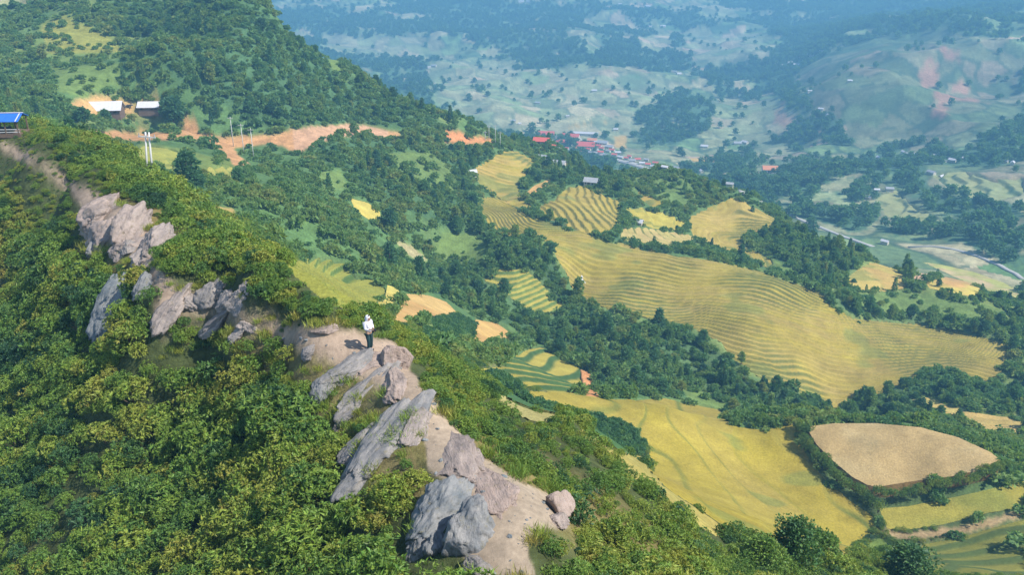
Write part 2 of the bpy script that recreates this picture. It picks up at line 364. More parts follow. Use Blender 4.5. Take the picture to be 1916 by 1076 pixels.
for pts in (
  [(880,500),(960,480),(1000,450),(1030,470),(1060,540),(1100,575),(1200,610),(1240,600),(1300,625),(1350,660),(1400,700),(1450,725),(1540,755),(1560,780),(1500,785),(1440,790),(1380,795),(1350,765),(1250,740),(1150,745),(1095,730),(1080,690),(1020,650),(960,610),(890,590),(840,560),(760,530),(700,500),(720,470),(800,500)],
  [(330,1),(478,1),(552,75),(632,125),(692,163),(795,210),(868,248),(740,235),(650,228),(520,240),(430,200),(330,150),(270,90),(250,40),(200,1)],
  [(600,268),(690,256),(760,264),(830,270),(930,274),(900,300),(880,330),(900,420),(940,440),(900,470),(850,430),(780,400),(720,370),(650,320),(600,300)],
  [(1400,440),(1440,435),(1470,425),(1510,420),(1560,445),(1600,470),(1610,500),(1570,530),(1530,520),(1460,490),(1410,465)],
  [(1540,542),(1590,545),(1610,570),(1600,592),(1570,580)],
  [(1580,745),(1650,720),(1720,715),(1720,745),(1790,790),(1850,820),(1916,850),(1916,870),(1850,830),(1790,803),(1700,785),(1570,790)],
  [(1710,710),(1790,700),(1900,720),(1916,770),(1850,765),(1790,750),(1720,735)],
  [(1010,300),(1040,290),(1100,310),(1160,340),(1200,345),(1160,372),(1100,340),(1060,345),(1010,330)],
  [(1600,600),(1680,585),(1740,590),(1830,600),(1900,620),(1900,640),(1800,618),(1700,603),(1640,600)],
  [(640,600),(720,612),(790,640),(880,655),(870,690),(800,690),(760,640)],
): paint(pts, FOREST, 3, keep=.25, dmin=60, dmax=440)
for pts in (   # hedgerows and clumps between the terraces
  [(960,385),(1010,390),(1040,412),(1150,437),(1200,457),(1280,467),(1340,462),(1400,487),(1440,502),(1380,495),(1300,477),(1190,464),(1060,427),(1000,407)],
  [(1160,395),(1180,400),(1190,425),(1165,440),(1155,420)],
  [(1010,318),(1003,330),(975,345),(975,360),(1000,345),(1030,330)],
  [(1240,390),(1290,400),(1300,415),(1280,412)],
): paint(pts, FOREST, 8, dmin=200, dmax=440)
for pts in (   # far woods
  [(560,60),(600,95),(700,105),(790,110),(800,150),(810,190),(860,212),(875,240),(780,190),(700,150),(620,105)],
  [(780,60),(850,20),(1000,2),(1150,2),(1060,60),(1100,100),(1090,120),(1000,125),(950,105),(880,60)],
  [(1190,250),(1230,210),(1290,185),(1340,195),(1350,220),(1320,240),(1280,270),(1230,270),(1190,265)],
  [(1310,125),(1400,115),(1450,125),(1500,165),(1530,200),(1520,230),(1470,190),(1440,170),(1400,190),(1380,185),(1340,180),(1310,150)],
  [(1440,340),(1500,330),(1560,300),(1640,280),(1720,265),(1800,280),(1860,270),(1916,240),(1916,290),(1860,310),(1790,305),(1740,310),(1720,330),(1660,330),(1640,360),(1650,400),(1600,440),(1500,400),(1430,370)],
  [(1720,350),(1780,370),(1850,390),(1916,370),(1916,500),(1850,480),(1780,450),(1700,450),(1640,430),(1650,410),(1770,410),(1740,380)],
  [(1320,310),(1360,280),(1420,275),(1400,300),(1370,335),(1330,330)],
  [(1640,70),(1760,22),(1790,2),(1916,2),(1900,60),(1860,80),(1800,70),(1780,40),(1700,60)],
  [(1480,230),(1540,225),(1600,260),(1590,270),(1520,262)],
  [(1100,105),(1150,85),(1210,80),(1220,115),(1160,125),(1100,125)],
  [(1060,160),(1100,150),(1100,175),(1070,180)],[(1080,195),(1140,195),(1140,215),(1080,215)],
  [(1400,10),(1560,2),(1700,2),(1570,80),(1520,100),(1440,60)],
  [(1060,295),(1130,300),(1200,320),(1240,335),(1180,335),(1100,310)],
): paint(pts, fgreen, 3, dmin=430, warp=.012)
for pts, c in (   # far fields
  ([(800,120),(850,112),(950,110),(960,130),(1050,128),(1240,140),(1270,160),(1240,190),(1190,215),(1180,255),(1050,258),(930,245),(880,210),(850,212),(812,185),(805,150)], (.30,.31,.2)),
  ([(1280,70),(1400,55),(1450,100),(1440,112),(1300,112)], (.3,.3,.2)),
  ([(1570,85),(1700,62),(1780,48),(1830,80),(1916,95),(1916,225),(1850,250),(1700,258),(1600,255),(1540,195),(1500,140)], (.15,.23,.12)),
  ([(600,70),(650,60),(780,70),(790,105),(700,100),(620,92)], (.3,.29,.21)),
  ([(1530,330),(1600,345),(1650,345),(1640,420),(1680,425),(1760,415),(1740,385),(1690,350),(1660,335)], (.2,.26,.14)),
  ([(1740,315),(1790,308),(1860,315),(1916,295),(1916,365),(1850,385),(1790,365),(1730,345)], (.2,.26,.14)),
  ([(1340,190),(1400,200),(1440,180),(1480,200),(1480,250),(1400,270),(1330,260)], (.29,.29,.18)),
  ([(1400,270),(1480,265),(1490,310),(1400,335),(1410,300)], (.22,.27,.16)),
  ([(1110,290),(1160,285),(1240,300),(1250,310),(1170,308)], (.24,.26,.15)),
  ([(1190,70),(1260,60),(1250,95),(1200,90)], (.38,.3,.18)),
):
    m_ = paint(pts, None, 4, dmin=430, warp=.012); w = blur(m_.astype(float), 1)[..., None]; COVER = COVER * (1 - w) + (PLOT * .72 + .28 * np.array(c)) * np.array(c).sum() / .72 * w
clr_ = (D2 > 430) & (VEG == 3) & (nB + .5 * nA > .33); VEG[clr_] = 4; w = blur(clr_.astype(float), 1)[..., None]; COVER = COVER * (1 - w) + PLOT * w
for pts in ([(1125,228),(1060,240),(1080,232),(1150,228)],[(1150,255),(1172,252),(1172,278),(1150,275)],[(1290,295),(1340,297),(1340,303),(1295,302)]):
    paint(pts, (.5,.33,.1), 0, dmin=430)
for pts in ([(1720,120),(1755,118),(1762,140),(1745,160),(1760,175),(1840,186),(1842,193),(1772,187),(1768,225),(1745,226),(1750,182),(1733,165),(1718,140)],[(1785,155),(1812,152),(1812,172),(1785,176)],[(1745,80),(1790,95),(1800,118),(1770,100)],[(1450,210),(1465,185),(1475,230),(1460,240)]):
    paint(pts, (.42,.2,.14), 0, dmin=430, warp=.012, keep=.35)
for pts in (   # open meadow
  [(70,45),(115,25),(150,35),(200,65),(250,95),(215,110),(150,115),(85,115),(65,80)],[(95,120),(230,120),(235,160),(150,182),(110,170)],
  [(735,445),(770,458),(802,485),(792,492),(760,478)],[(720,285),(800,280),(840,310),(860,360),(800,360),(750,320)],[(590,320),(640,320),(650,350),(610,360)],
  [(1140,665),(1195,690),(1198,715),(1160,702)],[(1280,730),(1340,735),(1375,765),(1340,770),(1290,752)],[(800,450),(880,430),(940,470),(900,500),(850,480)],
  [(1440,480),(1480,505),(1540,530),(1500,530),(1450,505)],[(1600,548),(1700,545),(1800,555),(1880,580),(1890,610),(1800,600),(1700,590),(1620,585)],[(1280,460),(1340,440),(1390,480),(1330,462)],
  [(1640,455),(1750,485),(1720,500),(1660,480)],[(620,95),(600,110),(660,160)],
): paint(pts, (.13,.19,.05), 5, dmin=105, dmax=440, warp=.004)
paint([(150,263),(330,262),(400,270),(560,290),(640,262),(748,263),(740,277),(600,287),(560,302),(440,322),(330,280),(150,282)], None, 5, dmin=150, dmax=430)
paint([(228,290),(268,266),(340,278),(442,305),(442,342),(380,342),(300,332),(236,322)], (.15,.2,.05), 5, dmin=120, dmax=300)
paint([(1168,352),(1200,332),(1260,320),(1330,335),(1362,362),(1300,385),(1260,385),(1200,366)], (.12,.18,.05), 2, dmin=200, dmax=440, warp=.003)
paint([(75,50),(115,28),(150,38),(200,67),(245,95),(180,100),(90,100)], (.23,.23,.05), 5, dmin=200, warp=.004)
paint([(738,447),(770,460),(800,485),(790,488),(760,475)], (.35,.3,.15), 0, dmin=100)
for pts in ([(1640,985),(1700,998),(1800,985),(1916,953),(1916,966),(1800,1000),(1700,1010),(1665,1005)],): paint(pts, (.34,.235,.12), 0)
for pts in ([(330,345),(345,370),(400,383),(440,392),(447,415),(437,436),(424,412),(400,405),(365,392),(342,375)],[(510,455),(545,458),(540,465),(515,466)],[(245,320),(275,312),(290,330),(265,335)]): paint(pts, (.42,.3,.1), 0, dmin=90, warp=.003)
for pts in ([(1083,690),(1100,695),(1120,735),(1150,742),(1090,748)],): paint(pts, (.48,.22,.09), 0, dmin=90)
SOIL = (.46, .25, .11)
m_road = paint(SOIL_ROAD, SOIL, 0, dmin=200, dmax=430, warp=.003); m_cut = paint(SOIL_CUT, (.55,.22,.09), 0, dmin=200, dmax=430, warp=.002); m_yard = paint(YARD, (.5,.3,.12), 0, dmin=200, dmax=430)
COVER = np.where((m_road & (A2 > R(-14)) & (A2 < R(-8)))[..., None], COVER * .5 + .5 * np.array([.46, .29, .2]), COVER)
paint([(560,600),(700,720),(800,900),(790,1000),(700,900),(620,800),(480,690),(400,640),(420,600)], (.2,.16,.07), 6, dmax=60, warp=.006, keep=.3)
m_path = paint(PATH, (.33, .245, .18), 0, soft=2, dmax=125, warp=.004)
w_ = sstep(40, 26, D2)[..., None] * m_path[..., None]; COVER = COVER * (1 - .45 * w_) + .45 * w_ * np.array([.28, .24, .17])
COVER *= (1 + .25 * fbm(X2 / 3, Y2 / 3, 3, 61) * sstep(160, 60, D2))[..., None]

# ---------------------------------------------------------------- rice fields
GOLD, TAN, GRN, YGR, ORG = (.335, .262, .045), (.325, .24, .075), (.16, .22, .05), (.29, .27, .05), (.47, .28, .10)
RISE = (.115, .13, .035)
FIELD_POLYS = []
def field(label, pts, step=None, tread=GOLD, alt=TAN, riser=RISE, s=.4, lift=0.0, guide=None, rise=.28, depth=1.2, bank=(.16,.17,.06), amp=.5, rowdir=None, name='rice_field', wob=.35, fade=True, veg=0):
    global H, COVER
    poly = outline(pts, 8); FIELD_POLYS.append(poly)
    a0, a1, l0, l1 = poly[:, 0].min(), poly[:, 0].max(), poly[:, 1].min(), poly[:, 1].max()
    px, py = np.exp(poly[:, 1]) * np.sin(poly[:, 0]), np.exp(poly[:, 1]) * np.cos(poly[:, 0])
    xs = np.arange(px.min() - s, px.max() + 2 * s, s); ys = np.arange(py.min() - s, py.max() + 2 * s, s)
    XX, YY = np.meshgrid(xs, ys, indexing='ij')
    ca, cl = chart(XX[:-1, :-1] + s / 2, YY[:-1, :-1] + s / 2)
    keep = inside(poly, ca, cl); fi, fj = np.nonzero(keep); ny = len(ys)
    F = np.stack([fi * ny + fj, (fi + 1) * ny + fj, (fi + 1) * ny + fj + 1, fi * ny + fj + 1], 1)
    used, inv = np.unique(F, return_inverse=True); F = inv.reshape(F.shape)
    x, y = XX.ravel()[used], YY.ravel()[used]
    h = ground(x, y, HS)
    col = np.empty((len(x), 3)); nz = fbm(x / 7, y / 7, 3, 71)
    if step is None:
        z = h + lift + .06 * fbm(x / 1.2, y / 1.2, 3, 72); lev = np.zeros(len(x), int)
        w = sstep(-.25, .35, nz + .5 * fbm(x / 22, y / 22, 3, 74)); col[:] = np.array(tread) * (1 - w[:, None]) + np.array(alt) * w[:, None]
    else:
        g = (h / step if guide is None else guide(x, y)) + wob * fbm(x / 11, y / 11, 3, 73) + 2.2 * wob * fbm(x / 34, y / 34, 2, 79)
        lev = np.floor(g).astype(int); fr = g - lev
        r = sstep(1 - rise, 1, fr)
        z = h + lift + step * (r - fr) + .10 * sstep(.75, .8, 1 - fr) * 0 + .05 * fbm(x, y, 2, 75)
        hv = _hash(lev, lev * 0, 5); w = np.clip(amp * (hv + .6 * nz) , 0, 1)
        col[:] = np.array(tread) * (1 - w[:, None]) + np.array(alt) * w[:, None]
        rm = sstep(1 - rise - .08, 1 - rise * .6, fr) * (1 - sstep(.93, 1, fr) * .7); rm = rm[:, None] * ((.25 + .75 * sstep(-.3, .25, fbm(x / 18, y / 18, 3, 78))) if fade else np.ones(len(x)))[:, None]; gp = (sstep(.28, .4, fbm(x / 16, y / 9, 3, 80)) * .6 * fade)[:, None]; col = col * (1 - gp) + np.array([.17, .2, .05]) * gp; col = col * (1 - rm) + np.array(riser) * rm
    col *= (1 + .12 * fbm(x / 2.5, y / 2.5, 2, 76))[:, None]
    if rowdir is not None:
        ca_, sa_ = math.cos(rowdir), math.sin(rowdir); k = (x * ca_ + y * sa_ + .8 * fbm(x / 9, y / 9, 2, 77))
        col *= (1 - .13 * sstep(.5, .9, np.sin(k * 1.3 + 3 * fbm(x / 20, y / 20, 2, 81))) * sstep(-.2, .3, fbm(x / 14, y / 14, 2, 82)))[:, None]; gg = (sstep(-.1, .35, fbm(x / 24, y / 24, 3, 83)) * .45)[:, None]; col = col * (1 - gg) + np.array([.29, .25, .03]) * gg
    Eb = np.concatenate([F[:, [0, 1]], F[:, [1, 2]], F[:, [2, 3]], F[:, [3, 0]]]); _, ib, cb_ = np.unique(np.sort(Eb, 1), axis=0, return_index=True, return_counts=True); bv = np.unique(Eb[ib[cb_ == 1]])
    ox, oy = np.append(px, px[0]), np.append(py, py[0]); tt = np.linspace(0, 1, 24, endpoint=False)[None]; ox, oy = (ox[:-1, None] + (ox[1:] - ox[:-1])[:, None] * tt).ravel(), (oy[:-1, None] + (oy[1:] - oy[:-1])[:, None] * tt).ravel()
    for q in bv:                                      # edge of the plot follows its outline
        dd = (ox - x[q]) ** 2 + (oy - y[q]) ** 2; w_i = int(dd.argmin())
        if dd[w_i] < (1.1 * s) ** 2: x[q], y[q] = ox[w_i], oy[w_i]
    V = np.stack([x, y, z], 1)
    root = empty(name, (0, 0, 0)); tag(root, label, None, 'rice fields on the slopes', 'structure')
    fl = lev[F].min(1)
    for q in np.unique(fl):
        ff_ = F[fl == q]
        if len(ff_) < 6 and step is not None: pass
        us, iv = np.unique(ff_, return_inverse=True)
        me = mesh_np('terrace', V[us], iv.reshape(ff_.shape)); vcol(me, col[us]); link('terrace' if step else 'plot', me, M_FIELD, root)
    E = np.concatenate([F[:, [0, 1]], F[:, [1, 2]], F[:, [2, 3]], F[:, [3, 0]]]); key = np.sort(E, 1); _, idx, cnt = np.unique(key, axis=0, return_index=True, return_counts=True)
    B = E[idx[cnt == 1]]; us, iv = np.unique(B, return_inverse=True); b = iv.reshape(B.shape); m = len(us)
    cxm, cym = x.mean(), y.mean(); top = V[us]; bot = top.copy(); bot[:, 2] -= depth
    if lift > .5:
        dx, dy = top[:, 0] - cxm, top[:, 1] - cym; dl = np.hypot(dx, dy); bot[:, 0] += dx / dl * depth * .35; bot[:, 1] += dy / dl * depth * .35
    me = mesh_np('bank', np.concatenate([top, bot]), np.stack([b[:, 0], b[:, 0] + m, b[:, 1] + m, b[:, 1]], 1)[:, ::-1])
    vcol(me, np.concatenate([np.tile(bank, (m, 1)) * (.8 + .4 * np.random.RandomState(3).rand(m, 1)), np.tile(np.array(bank) * (.9, .8, .8), (m, 1))])); link('bank', me, M_FIELD, root)
    mk = mask(poly); VEG[mk] = veg
    w = blur(mk.astype(float), 2); H -= ((1.1 + step) if step else .5) * sstep(.55, .95, w)
    w3 = blur(mk.astype(float), 2)[..., None] * .5; COVER = COVER * (1 - w3) + np.array(bank) * w3
    return root
def guide_from(tab):                                 # terrace numbering surveyed at a few spots (sight u, v, terrace number)
    T = np.array(tab, float); a, l = cast(T[:, 0], T[:, 1]); p = np.stack([a, l], 1); m = len(p)
    G = np.zeros((m + 3, m + 3)); G[:m, :m] = -_phi(p, p) - np.eye(m) * .002; G[:m, m] = 1; G[:m, m + 1:] = p; G[m:, :m] = G[:m, m:].T
    w = np.linalg.solve(G, np.concatenate([T[:, 2], np.zeros(3)]))
    def g(x, y):
        a, l = chart(x, y); q = np.stack([a, l], 1); return -_phi(q, p) @ w[:m] + w[m] + q @ w[m + 1:]
    return g
if not globals().get('NO_FIELDS'):
    g_long = guide_from([(1086,515,22),(1120,455,30),(1160,580,13),(1250,600,12),(1250,480,30),(1200,530,22),(1300,485,31),(1300,560,19),(1300,615,9),(1400,505,31),(1400,560,20),(1400,620,11),(1400,690,3),(1500,535,29),(1500,600,18),(1500,660,9),(1500,730,1),(1560,560,28),(1570,620,18),(1570,680,9),(1570,760,0),(1650,605,22),(1650,660,12),(1650,725,3),(1750,612,22),(1750,650,14),(1750,690,6),(1850,635,21),(1860,665,14),(1850,705,6),(950,400,32),(1000,425,34),(960,440,26),(920,400,28),(1050,440,31),(1060,500,22)])
    field('long gold rice terraces running down the spur behind the thatched hut', [(900,370),(935,365),(960,385),(1000,406),(1060,426),(1100,436),(1140,450),(1200,462),(1260,477),(1310,484),(1360,492),(1420,507),(1480,527),(1535,545),(1560,570),(1590,593),(1650,600),(1720,605),(1800,620),(1880,640),(1895,650),(1870,705),(1840,712),(1750,690),(1700,710),(1650,735),(1600,745),(1570,775),(1550,760),(1500,735),(1440,720),(1400,690),(1365,665),(1350,640),(1310,620),(1290,610),(1240,600),(1150,580),(1100,565),(1070,540),(1060,510),(1040,480),(1035,455),(990,435),(950,450),(930,430),(915,420),(900,395)], .8, guide=g_long, s=.4, rise=.36, amp=.7, wob=.55)
    field('tan harvested field ringed by a dark hedge', [(q, w + 14) for q, w in ((1515,800),(1560,795),(1640,795),(1720,803),(1790,822),(1850,850),(1872,868),(1850,880),(1780,895),(1700,905),(1640,915),(1620,912),(1590,895),(1555,865),(1525,835),(1512,812))], None, (.38,.27,.12), (.36,.27,.13), lift=1.7, depth=3.4, bank=(.2,.13,.05))
    field('broad yellow rice field beside the hedged plot', [(975,728),(1050,735),(1130,745),(1180,748),(1240,745),(1300,757),(1350,768),(1365,795),(1430,805),(1480,792),(1510,793),(1490,815),(1530,880),(1590,935),(1635,965),(1640,985),(1600,1030),(1570,1070),(1500,1060),(1380,1000),(1320,960),(1250,915),(1215,880),(1215,840),(1190,802),(1120,777),(1050,767),(1000,755)], .28, (.33,.262,.035), (.31,.24,.055), (.12,.14,.03), s=.27, rise=.14, wob=.15, amp=.7, guide=guide_from([(1000,740,6.6),(1100,755,6),(1180,770,5.5),(1200,800,5),(1240,850,5),(1300,930,5),(1250,775,4),(1290,830,4),(1350,910,4),(1420,975,4),(1310,780,3),(1330,830,2.8),(1400,900,2.5),(1500,980,2.5),(1400,830,1.6),(1480,830,.8),(1550,930,1),(1500,880,1.2),(1620,980,.9)]))
    field('narrow pale gold rice strip between green crop and bushes', [(1085,795),(1120,825),(1160,852),(1200,853),(1212,880),(1250,917),(1320,963),(1380,1003),(1340,1003),(1260,960),(1180,890),(1130,850),(1095,825)], None, (.38,.3,.08), (.33,.28,.08), s=.3)
    field('dark green leafy crop plot amid yellow rice', [(1080,782),(1120,780),(1160,790),(1190,805),(1210,838),(1205,850),(1165,850),(1125,822)], None, (.045,.10,.045), (.06,.13,.045), s=.3, lift=.1, veg=7)
    field('tan stubble strip under the ridge bushes', [(925,730),(960,755),(1010,772),(1055,778),(1045,797),(990,787),(945,767)], None, (.42,.33,.14), (.36,.32,.12), s=.35)
    field('dark green tall grass strip along the yellow field', [(905,700),(950,708),(972,728),(998,756),(1060,770),(1100,779),(1060,780),(1010,769),(960,752),(925,727)], None, (.05,.11,.05), (.06,.13,.05), s=.3, lift=.1, veg=7)
    field('block of tall dark green grass between the orange fields', [(795,606),(850,596),(888,592),(888,636),(850,636),(800,638)], None, (.05,.11,.045), (.07,.14,.045), s=.3, lift=.1, veg=7)
    field('small curved rice terraces with broad green steps', [(878,692),(940,682),(990,650),(1010,648),(1050,668),(1085,690),(1090,720),(1085,740),(1040,735),(980,722),(930,705),(885,703)], .9, (.40,.32,.06), (.36,.31,.06), (.05,.10,.03), s=.25, rise=.36, fade=False, guide=guide_from([(880,690,4.6),(1000,648,7.6),(1080,690,5),(1000,700,3.7),(1085,735,1.2),(930,705,3.4),(1040,735,1.1),(960,670,6.1),(1040,670,5.9)]), wob=.08)
    field('orange bare field below the standing person', [(700,607),(740,597),(760,550),(800,552),(835,565),(855,585),(840,595),(790,603),(735,610)], None, ORG, (.5,.33,.12), s=.3)
    field('orange bare field wedge beside the tall green grass', [(890,598),(930,605),(962,628),(945,640),(900,645),(850,645),(800,640),(850,636),(886,636)], None, ORG, (.52,.33,.11), s=.3)
    field('yellow green rice field tucked under the ridge', [(525,497),(570,483),(610,482),(650,495),(655,512),(700,525),(722,540),(716,560),(690,573),(645,578),(600,555),(560,520)], 1.1, YGR, (.22,.25,.05), (.07,.12,.03), s=.3, rise=.25, wob=.2, fade=False)
    field('gold crescent rice field beside the orange bare field', [(725,533),(745,540),(751,560),(735,574),(700,584),(652,584),(692,577),(720,561)], None, (.52,.4,.1), (.48,.4,.1), s=.3)
    field('yellow rice terraces with a lone dark tree among shrubs', [(905,515),(940,500),(985,505),(1010,525),(1040,560),(1065,575),(1060,587),(1000,585),(960,560),(945,545),(910,530)], .8, (.36,.3,.06), (.3,.28,.06), (.09,.14,.04), rise=.4, fade=False)
    field('gold stepped rice terraces below the power poles', [(885,315),(910,300),(940,281),(965,281),(995,296),(1003,310),(985,325),(968,345),(973,365),(1000,388),(990,395),(950,380),(920,360),(893,340)], .9, GOLD, (.52,.32,.12), s=.5, guide=guide_from([(890,320,6),(945,282,14),(995,305,11),(930,340,5),(980,330,8),(920,360,3),(990,392,0),(960,370,2)]), rise=.35, wob=.5)
    field('golden rice terraces near the grey roofed shed', [(1035,375),(1060,350),(1095,345),(1130,365),(1165,378),(1160,395),(1155,410),(1165,417),(1155,435),(1130,441),(1080,431),(1020,406),(1008,386),(1030,375)], .8, GOLD, TAN, s=.5, guide=guide_from([(1015,400,0),(1060,415,2.5),(1110,425,5),(1150,435,7),(1040,375,3),(1080,360,6),(1120,380,8),(1160,385,11)]), rise=.3, wob=.5)
    field('small tan plot hemmed in by trees', [(983,362),(1000,347),(1030,334),(1033,341),(1006,358),(1000,366)], None, ORG, TAN, s=.5)
    field('flat yellow rice field by the small white shed', [(1170,387),(1210,388),(1250,400),(1290,417),(1270,430),(1220,427),(1185,408)], 1.2, (.46,.38,.07), GOLD, s=.5)
    field('tan rice terraces behind the hedged spur', [(1165,427),(1200,424),(1250,432),(1300,440),(1295,450),(1250,460),(1200,456),(1160,448)], .8, (.48,.36,.14), (.4,.36,.1), s=.5, rise=.4)
    field('gold bowl shaped terraces above the valley road', [(1290,405),(1330,385),(1370,369),(1390,373),(1410,387),(1440,402),(1456,407),(1440,432),(1400,436),(1385,450),(1400,465),(1440,481),(1448,492),(1435,500),(1390,481),(1340,460),(1300,446),(1290,425)], .9, GOLD, (.52,.36,.12), s=.5, guide=guide_from([(1375,370,9),(1440,405,8),(1300,410,6.5),(1340,400,7),(1400,400,7),(1440,430,2.5),(1350,430,3.5),(1310,435,3),(1390,470,1),(1440,492,0),(1400,420,4.6)]), rise=.38, wob=.4)
    field('thin curved terraces under the green knoll', [(1194,355),(1210,363),(1245,377),(1246,388),(1220,386),(1195,371)], 1.0, GOLD, ORG, s=.5, rise=.4)
    field('gold field with a lone round tree beside pink soil', [(1565,530),(1600,505),(1630,490),(1670,500),(1690,513),(1705,525),(1690,540),(1650,545),(1600,543)], .9, (.45,.37,.09), ORG, s=.5)
    field('orange edged yellow field beyond the wooded bank', [(1730,530),(1770,518),(1820,530),(1840,545),(1835,558),(1790,550),(1740,540)], None, (.46,.38,.09), ORG, s=.5)
    field('small pink bare soil plot', [(1700,520),(1720,511),(1752,514),(1732,526)], None, (.52,.33,.23), (.52,.33,.2), s=.5)
    field('long yellow field strip near the lower road', [(1725,490),(1760,495),(1820,508),(1880,530),(1916,550),(1916,570),(1850,547),(1780,515)], None, (.36,.36,.1), (.48,.36,.18), s=.6)
    field('tan striped terraces beyond the dark trees', [(1700,745),(1740,742),(1800,765),(1860,775),(1925,787),(1925,822),(1870,815),(1810,797),(1740,767)], .9, (.44,.36,.11), ORG, s=.4, rise=.35)
    field('olive rice field under the red soil bank', [(1645,952),(1700,948),(1800,928),(1890,907),(1925,899),(1925,948),(1850,960),(1760,983),(1690,993),(1660,990)], None, (.3,.26,.05), (.22,.22,.045), s=.3)
    field('lowest green rice terraces with pale stone bank', [(1720,1016),(1800,1004),(1925,968),(1925,1085),(1735,1085),(1732,1040)], .8, (.25,.23,.045), (.18,.2,.04), (.07,.10,.03), s=.3, rise=.4, wob=.12, fade=False, guide=guide_from([(1740,1022,4),(1916,978,4),(1740,1045,2.6),(1916,1020,2.6),(1740,1075,1),(1916,1065,1)]))
    field('small round green paddy pool', [(1618,1018),(1640,1006),(1663,1012),(1662,1035),(1636,1042),(1620,1032)], None, (.13,.19,.04), (.15,.2,.04), s=.25)
    field('yellow terraces beside the tall twin pole', [(243,287),(270,271),(330,280),(340,300),(320,315),(260,310)], 1.0, (.34,.33,.07), (.3,.31,.07), (.14,.19,.05), s=.4)
    field('small yellow terraces below the soil road', [(385,312),(436,310),(432,330),(390,336)], 1.0, (.4,.36,.08), (.34,.33,.08), (.14,.19,.05), s=.4)
    field('small gold field alone on the shrubby slope', [(655,370),(690,380),(712,398),(710,415),(690,410),(665,395)], None, (.5,.4,.09), (.46,.38,.09), s=.4)
    field('terraced green strip above the far bank of trees', [(1640,370),(1680,350),(1700,380),(1760,410),(1740,418),(1660,405)], 2.0, (.25,.28,.12), (.34,.32,.13), (.1,.17,.08), s=1.0)
    field('terraced strip below the far hamlet', [(1740,325),(1800,320),(1860,335),(1916,330),(1916,362),(1850,380),(1790,362)], 2.5, (.25,.28,.12), (.34,.32,.13), (.1,.17,.08), s=1.3)

# ---------------------------------------------------------------- terrain sheets
V = np.stack([X2, Y2, H], 2).reshape(-1, 3)
ii, jj = np.meshgrid(np.arange(NA - 1), np.arange(ND - 1), indexing='ij')
F = np.stack([ii * ND + jj, ii * ND + jj + 1, (ii + 1) * ND + jj + 1, (ii + 1) * ND + jj], 2).reshape(-1, 4)[:, ::-1]
CV = np.clip(COVER, .004, .9).reshape(-1, 3)
def fm(m): return (m[:-1, :-1] & m[1:, 1:]).ravel()
cls = np.zeros(len(F), int); cls[fm(m_road | m_cut | m_yard)] = 2; cls[fm(m_path)] = 1; fdd = D2[:-1, :-1].ravel(); cls[(cls == 0) & (fdd > 430)] = 3
for k, nm, lab, mt in ((0, 'hillside_ground', 'green shrubby hillside ground under the ridge', M_TER), (1, 'ridge_path', 'bare brown trodden soil path along the rocky crest', M_PATH), (2, 'dirt_road', 'orange red soil road cut across the hillside', M_TER), (3, 'valley_terrain', 'hazy far valley floor and slopes of fields and woods', M_TER)):
    f = F[cls == k]; us, iv = np.unique(f, return_inverse=True); me = mesh_np(nm, V[us], iv.reshape(f.shape)); vcol(me, CV[us]); tag(link(nm, me, mt), lab, None, None, 'structure')

# ---------------------------------------------------------------- plants: leaf by leaf prototypes
rng = np.random.RandomState(5)
def leaves(pos, nrm, length, width, rs, fold=.0):
    """one rhombic leaf per row: base at pos, pointing along nrm"""
    m = len(pos); d = nrm / np.linalg.norm(nrm, axis=1, keepdims=True)
    s = np.cross(d, rs.normal(size=(m, 3))); s /= np.linalg.norm(s, axis=1, keepdims=True) + 1e-9
    L = (length * (.7 + .6 * rs.rand(m)))[:, None]; Wd = (width * (.7 + .6 * rs.rand(m)))[:, None]
    up = np.cross(s, d)
    v = np.stack([pos, pos + d * L * .45 + s * Wd + up * Wd * .25, pos + d * L - up * L * .12, pos + d * L * .45 - s * Wd + up * Wd * .25], 1).reshape(-1, 3)
    return v, np.arange(4 * m).reshape(m, 4)
def make_shrub(seed, rx, hz, sprigs, per, ll, lw, lobes):
    rs = np.random.RandomState(seed); cen = []
    for k in range(lobes):
        a = rs.rand() * 6.283; r = rx * .55 * math.sqrt(rs.rand()) if k else 0
        cen.append((r * math.cos(a), r * math.sin(a), hz * (.45 + .3 * rs.rand()), rx * (.42 + .22 * rs.rand())))
    pos, nr = [], []
    for k in range(sprigs):
        c = cen[rs.randint(lobes)]; d = rs.normal(size=3); d[2] = abs(d[2]) * 1.1 - .25; d /= np.linalg.norm(d)
        p = np.array(c[:3]) + d * c[3] * (.75 + .35 * rs.rand()) * np.array([1, 1, .9]); p[2] = max(p[2], .1)
        for q in range(per):
            e = rs.normal(size=3); e -= d * e.dot(d); e /= np.linalg.norm(e)
            pos.append(p + d * .03); nr.append(e + d * (.15 + .6 * rs.rand()) + np.array([0, 0, .1]))
    v, f = leaves(np.array(pos), np.array(nr), ll, lw, rs)
    fol = mesh_np('foliage', v, f, False)
    b = MB()
    for c in cen: b.tube((0, 0, -.3), (c[0] * .9, c[1] * .9, c[2]), .05, .02, 5)
    return fol, b.me('stem')
